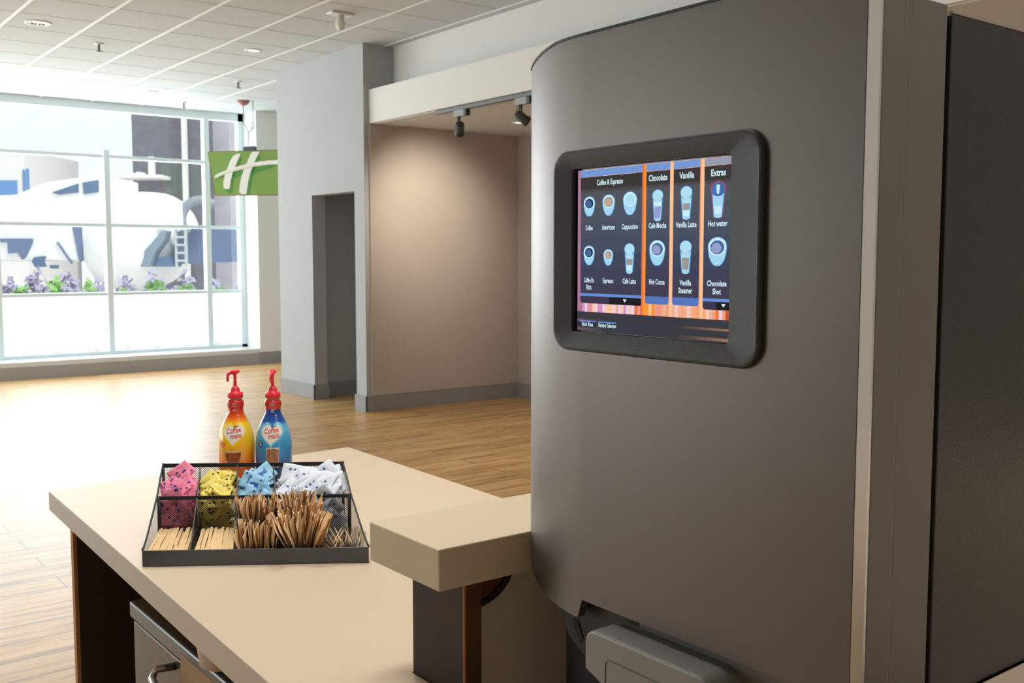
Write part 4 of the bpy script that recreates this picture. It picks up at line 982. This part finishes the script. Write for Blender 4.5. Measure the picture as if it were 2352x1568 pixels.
# ================================================================== CREAMER BOTTLES
def bottle(name, lab, loc, ramp, col_heart, navy_neck, turn, pump_turn, kind):
    t = thing(name, lab, 'bottle', loc, (0, 0, 0)); t.scale = (1.07, 1.07, 1.07)
    prof = [(.030, 0), (.040, .002), (.043, .008), (.0435, .03), (.0440, .07), (.0440, .10), (.0425, .118), (.0385, .136), (.0325, .152), (.0255, .166), (.0205, .176), (.0185, .183), (.0182, .190), (.0200, .197), (.0208, .203), (.0195, .209), (.0165, .2115)]
    def rad(z):
        for (r0, z0), (r1, z1) in zip(prof, prof[1:]):
            if z0 <= z <= z1: return r0+(r1-r0)*(z-z0)/(z1-z0)
        return prof[0][0]
    # smooth profile
    zs_ = [i*.2115/60 for i in range(61)]
    m = D.materials.new(name+'_sleeve'); m.use_nodes = True; nt = m.node_tree; bb = nt.nodes['Principled BSDF']; bb.inputs['Roughness'].default_value = .22; bb.inputs['Coat Weight'].default_value = .4
    tc = nt.nodes.new('ShaderNodeTexCoord'); sx = nt.nodes.new('ShaderNodeSeparateXYZ'); nt.links.new(tc.outputs['Object'], sx.inputs[0])
    mr = nt.nodes.new('ShaderNodeMapRange'); mr.inputs[1].default_value = 0; mr.inputs[2].default_value = .2115; nt.links.new(sx.outputs[2], mr.inputs[0])
    cr = nt.nodes.new('ShaderNodeValToRGB'); nt.links.new(mr.outputs[0], cr.inputs[0]); nt.links.new(cr.outputs[0], bb.inputs['Base Color'])
    while len(cr.color_ramp.elements) > 1: cr.color_ramp.elements.remove(cr.color_ramp.elements[0])
    cr.color_ramp.elements[0].position = ramp[0][0]; cr.color_ramp.elements[0].color = ramp[0][1]
    for p_, c_ in ramp[1:]: e = cr.color_ramp.elements.new(p_); e.color = c_
    b = MB(); b.lathe([(rad(z), z) for z in zs_], seg=48); body = b.build('sleeve', m, t)
    # wrapped print: (s along the surface, z), centre angle faces the viewer
    def wrap(name, pts2, fs, m_, k, parent=body):
        vs_ = []
        for x_, z in pts2:
            r_ = rad(max(0, min(.2114, z))); a = turn+x_/.044; q = r_+.0002+.00012*k
            vs_.append((q*math.cos(a), q*math.sin(a), z))
        b = MB(); b.add(vs_, fs, 0, True); o = b.build(name, m_, parent, recalc=False); return o
    def shape(name, outline, m_, k):
        """fill an outline with a fine grid clipped to it so that it follows the curved sleeve"""
        xs_ = [p[0] for p in outline]; zs2 = [p[1] for p in outline]; x0, x1, z0, z1 = min(xs_), max(xs_), min(zs2), max(zs2); n = 34
        pts2 = []; fs = []
        for j in range(n):
            za = z0+(z1-z0)*j/n; zc = z0+(z1-z0)*(j+1)/n
            def spans(z):
                X = []
                for (ax_, az_), (bx_, bz_) in zip(outline, outline[1:]+outline[:1]):
                    if (az_ <= z) != (bz_ <= z): X.append(ax_+(bx_-ax_)*(z-az_)/(bz_-az_))
                return sorted(X)
            s1 = spans((za+zc)/2)
            for q in range(0, len(s1)-1, 2):
                m1 = 8
                for i in range(m1):
                    xa = s1[q]+(s1[q+1]-s1[q])*i/m1; xc = s1[q]+(s1[q+1]-s1[q])*(i+1)/m1; o_ = len(pts2)
                    pts2 += [(xa, za), (xc, za), (xc, zc), (xa, zc)]; fs.append((o_, o_+1, o_+2, o_+3))
        return wrap(name, pts2, fs, m_, k)
    def heart(s, dx=0, dz=0):
        P = []
        for i in range(48):
            a = 2*PI*i/48; hx = 16*math.sin(a)**3; hz = 13*math.cos(a)-5*math.cos(2*a)-2*math.cos(3*a)-math.cos(4*a)
            P.append((hx/16*.0300*s+dx+.0022*(hz/13), hz/17*.0285*s*1.05+.136+dz-.004))
        return P
    def txt(s, x_, z_, size, m_, k, shear=.25, bold=.015, xs=1., rotd=0.):
        vs_, fs = text_mb(s, 1, 1, shear, bold); c_, s__ = math.cos(rotd), math.sin(rotd)
        p2 = [(x_+(v.x*xs*c_-v.y*s__)*size, z_+(v.x*xs*s__+v.y*c_)*size) for v in vs_]
        wrap('lettering', p2, fs, m_, k)
    MW = mat('label_white', srgb(240, 238, 232), .35); MR = mat('label_red', srgb(206, 52, 40), .4); MN = mat('label_navy', srgb(30, 60, 140), .4); MG_ = mat('label_gold', srgb(226, 178, 96), .4)
    shape('heart_halo', heart(1.25, 0, .001), col_heart, 1); shape('heart_emblem', heart(1.0, 0, 0), MW, 2)
    # gold outline stroke over the heart top
    P = heart(.86, 0, .0015)
    for i in list(range(0, 17))+list(range(36, 47)):
        a_, c_ = P[i], P[(i+1) % 48]; d_ = Vector((c_[0]-a_[0], c_[1]-a_[1])); n_ = Vector((-d_.y, d_.x)).normalized()*.00055
        wrap('heart_stroke', [(a_[0]-n_.x, a_[1]-n_.y), (c_[0]-n_.x, c_[1]-n_.y), (c_[0]+n_.x, c_[1]+n_.y), (a_[0]+n_.x, a_[1]+n_.y)], [(0, 1, 2, 3)], MG_, 3) if i % 1 == 0 and False else None
    out = [P[i] for i in range(37, 48)]+[P[i] for i in range(0, 13)]
    inn_ = [(x_*.955, .134+(z-.134)*.955) for x_, z in out]
    wrap('heart_stroke', out+inn_, [(i, i+1, len(out)+i+1, len(out)+i) for i in range(len(out)-1)], MG_, 3)
    txt('Nestle', .007, .1500, .0062, MN, 4, 0, .02, .95)
    txt('Coffee', -.001, .1395, .0185, MR, 4, .12, .018, .84, .12)
    txt('mate', .005, .1265, .0175, MR, 4, .12, .018, .86, .12)
    # round badge
    circ = [(-.030+.0080*math.cos(2*PI*i/24), .1060+.0072*math.sin(2*PI*i/24)) for i in range(24)]
    if kind == 'orange':
        shape('round_badge', circ, mat('badge_orange', srgb(226, 84, 34), .4), 2); txt('1', -.0295, .1055, .009, MW, 4, 0, .01); txt('AMERICA\'S', -.030, .1115, .0024, MW, 4, 0, 0); txt('BRAND', -.030, .1028, .0024, MW, 4, 0, 0)
        txt('CoffeeHouse', 0, .2035, .0048, MW, 3, 0, 0); txt('Fresh Taste', 0, .1985, .0042, MW, 3, 0, 0); txt('HAZELNUT', .002, .1865, .0052, MW, 3, 0, .01)
        # glass mug picture
        mug = [(-.019, .090), (.010, .090), (.009, .070), (.004, .062), (-.013, .062), (-.018, .070)]
        shape('mug_picture', [(x_*1.45+.004, (z-.09)*1.25+.0925) for x_, z in mug], mat('mug_glassy', srgb(214, 176, 120), .3), 2)
        shape('mug_picture', [(x_*1.42+.004, (z-.09)*1.25+.0915) for x_, z in ((-.018, .086), (.009, .086), (.008, .071), (.003, .064), (-.012, .064), (-.017, .071))], mat('mug_coffee', srgb(132, 66, 22), .3, noise=.5, nscale=90), 3)
        hnd = [(.0185+.0085*math.cos(a), .078+.0085*math.sin(a)) for a in [-PI/2+PI*i/10 for i in range(11)]]+[(.0185+.0068*math.cos(a), .078+.0068*math.sin(a)) for a in [PI/2-PI*i/10 for i in range(11)]]
        shape('mug_picture', hnd, mat('mug_glassy', srgb(214, 176, 120), .3), 3)
        shape('bean_picture', [(-.02+.003*math.cos(a), .052+.004*math.sin(a)) for a in [2*PI*i/10 for i in range(10)]], mat('nut_tan', srgb(214, 170, 100), .5), 3)
    else:
        shape('round_badge', circ, mat('badge_navy', srgb(28, 66, 140), .4), 2); txt('0g', -.030, .1068, .0075, MW, 4, 0, .01); txt('TRANS', -.030, .1115, .0022, MW, 4, 0, 0); txt('FAT', -.030, .1028, .0026, MW, 4, 0, 0)
        txt('CoffeeHouse', 0, .2035, .0048, MW, 3, 0, 0); txt('Fresh Taste', 0, .1985, .0042, MW, 3, 0, 0); txt('FRENCH', .001, .188, .0052, MW, 3, 0, .01); txt('VANILLA', .001, .183, .0046, MW, 3, 0, .01)
        shape('glass_picture', [(-.014, .099), (.018, .099), (.016, .050), (-.012, .050)], mat('iced_glass', srgb(214, 206, 200), .3), 2)
        shape('glass_picture', [(-.013, .094), (.017, .094), (.015, .052), (-.0113, .052)], mat('iced_coffee', srgb(158, 108, 78), .3, noise=.45, nscale=110), 3)
        for dx in (-.006, .002, .007): shape('ice_picture', [(dx+.0028*math.cos(a), .0945+.0016*math.sin(a)) for a in [2*PI*i/8 for i in range(8)]], mat('ice_dark', srgb(80, 66, 70), .3), 4)
        shape('flower_picture', [(-.004+.005*math.cos(a), .048+.004*math.sin(a)) for a in [2*PI*i/10 for i in range(10)]], mat('vanilla_flower', srgb(200, 204, 150), .5), 3)
    # neck and pump
    M_cl = mat('clear_neck', srgb(190, 170, 160), .2); M_pu = mat('pump_red', srgb(236, 46, 62), .33, coat=.2)
    b = MB(); b.lathe([(.0160, .2112), (.0150, .213), (.0150, .216)], seg=32); b.build('neck', M_cl, t)
    pp = thing; b = MB(); b.lathe([(.0176, .2155), (.0180, .2165), (.0180, .2225), (.0176, .2285), (.0165, .2295), (.0115, .2298), (.0112, .237), (.0095, .2405), (.0062, .2425), (.0050, .246), (.0046, .2465)], seg=40)
    pc = b.build('pump_collar', M_pu, t)
    b = MB()
    for k in range(40):
        a = 2*PI*k/40; b.tube([(.0179*math.cos(a), .0179*math.sin(a), .217), (.0179*math.cos(a), .0179*math.sin(a), .2275)], .0006, 4)
    b.build('grip_ribs', M_pu, pc)
    b = MB(); b.lathe([(.0042, .244), (.0038, .268), (.0044, .272), (.0060, .274)], seg=20); b.build('pump_stem', M_pu, t)
    d_ = Vector((math.cos(pump_turn), math.sin(pump_turn), 0)); n_ = Vector((-d_.y, d_.x, 0))
    b = MB(); c0 = -d_*.0095; sc_ = []
    for s_, w_, h_, z_ in ((-.0115, .003, .002, .280), (-.010, .0075, .0045, .2805), (-.004, .0095, .0062, .2800), (.003, .0088, .0064, .2795), (.009, .0058, .0056, .2780), (.0135, .0042, .0050, .2755)):
        sc_.append([(d_*s_+n_*(w_*math.cos(a))+Vector((0, 0, z_+h_*math.sin(a)*.9))) for a in [2*PI*i/14 for i in range(14)]])
    vs_ = [p for r_ in sc_ for p in r_]; fs = [(i*14+k, i*14+(k+1) % 14, (i+1)*14+(k+1) % 14, (i+1)*14+k) for i in range(5) for k in range(14)]+[tuple(range(14))[::-1], tuple(range(70, 84))]
    b.add(vs_, fs, 0, True)
    b.tube([d_*.0125+Vector((0, 0, .277)), d_*.0165+Vector((0, 0, .2735)), d_*.0175+Vector((0, 0, .268)), d_*.0178+Vector((0, 0, .2560))], [.0042, .0040, .0036, .0032], 12)
    b.build('pump_head', M_pu, t)
    return t
face = math.atan2(-.79, -.61)+.02
RO = srgb(200, 34, 26)
po = onz(545, 1111, CT); pbl = onz(630.5, 1111, CT)
bottle('creamer_bottle', 'yellow and orange creamer pump bottle behind the tray, left of the blue one', po,
       [(0, srgb(196, 84, 22)), (.30, srgb(232, 116, 20)), (.50, srgb(246, 190, 20)), (.72, srgb(250, 204, 24)), (.80, srgb(236, 96, 24)), (.90, srgb(206, 40, 26)), (1, RO)], mat('heart_yellow', srgb(252, 214, 40), .35), False, face+.1, math.radians(180-30), 'orange')
bottle('creamer_bottle', 'light blue creamer pump bottle with a dark blue shoulder behind the tray', pbl,
       [(0, srgb(18, 50, 110)), (.25, srgb(24, 76, 150)), (.42, srgb(40, 140, 206)), (.70, srgb(92, 186, 226)), (.755, srgb(26, 80, 168)), (.885, srgb(28, 66, 150)), (.90, RO), (1, RO)], mat('heart_sky', srgb(120, 200, 234), .35), True, face+.1, math.radians(233), 'blue')
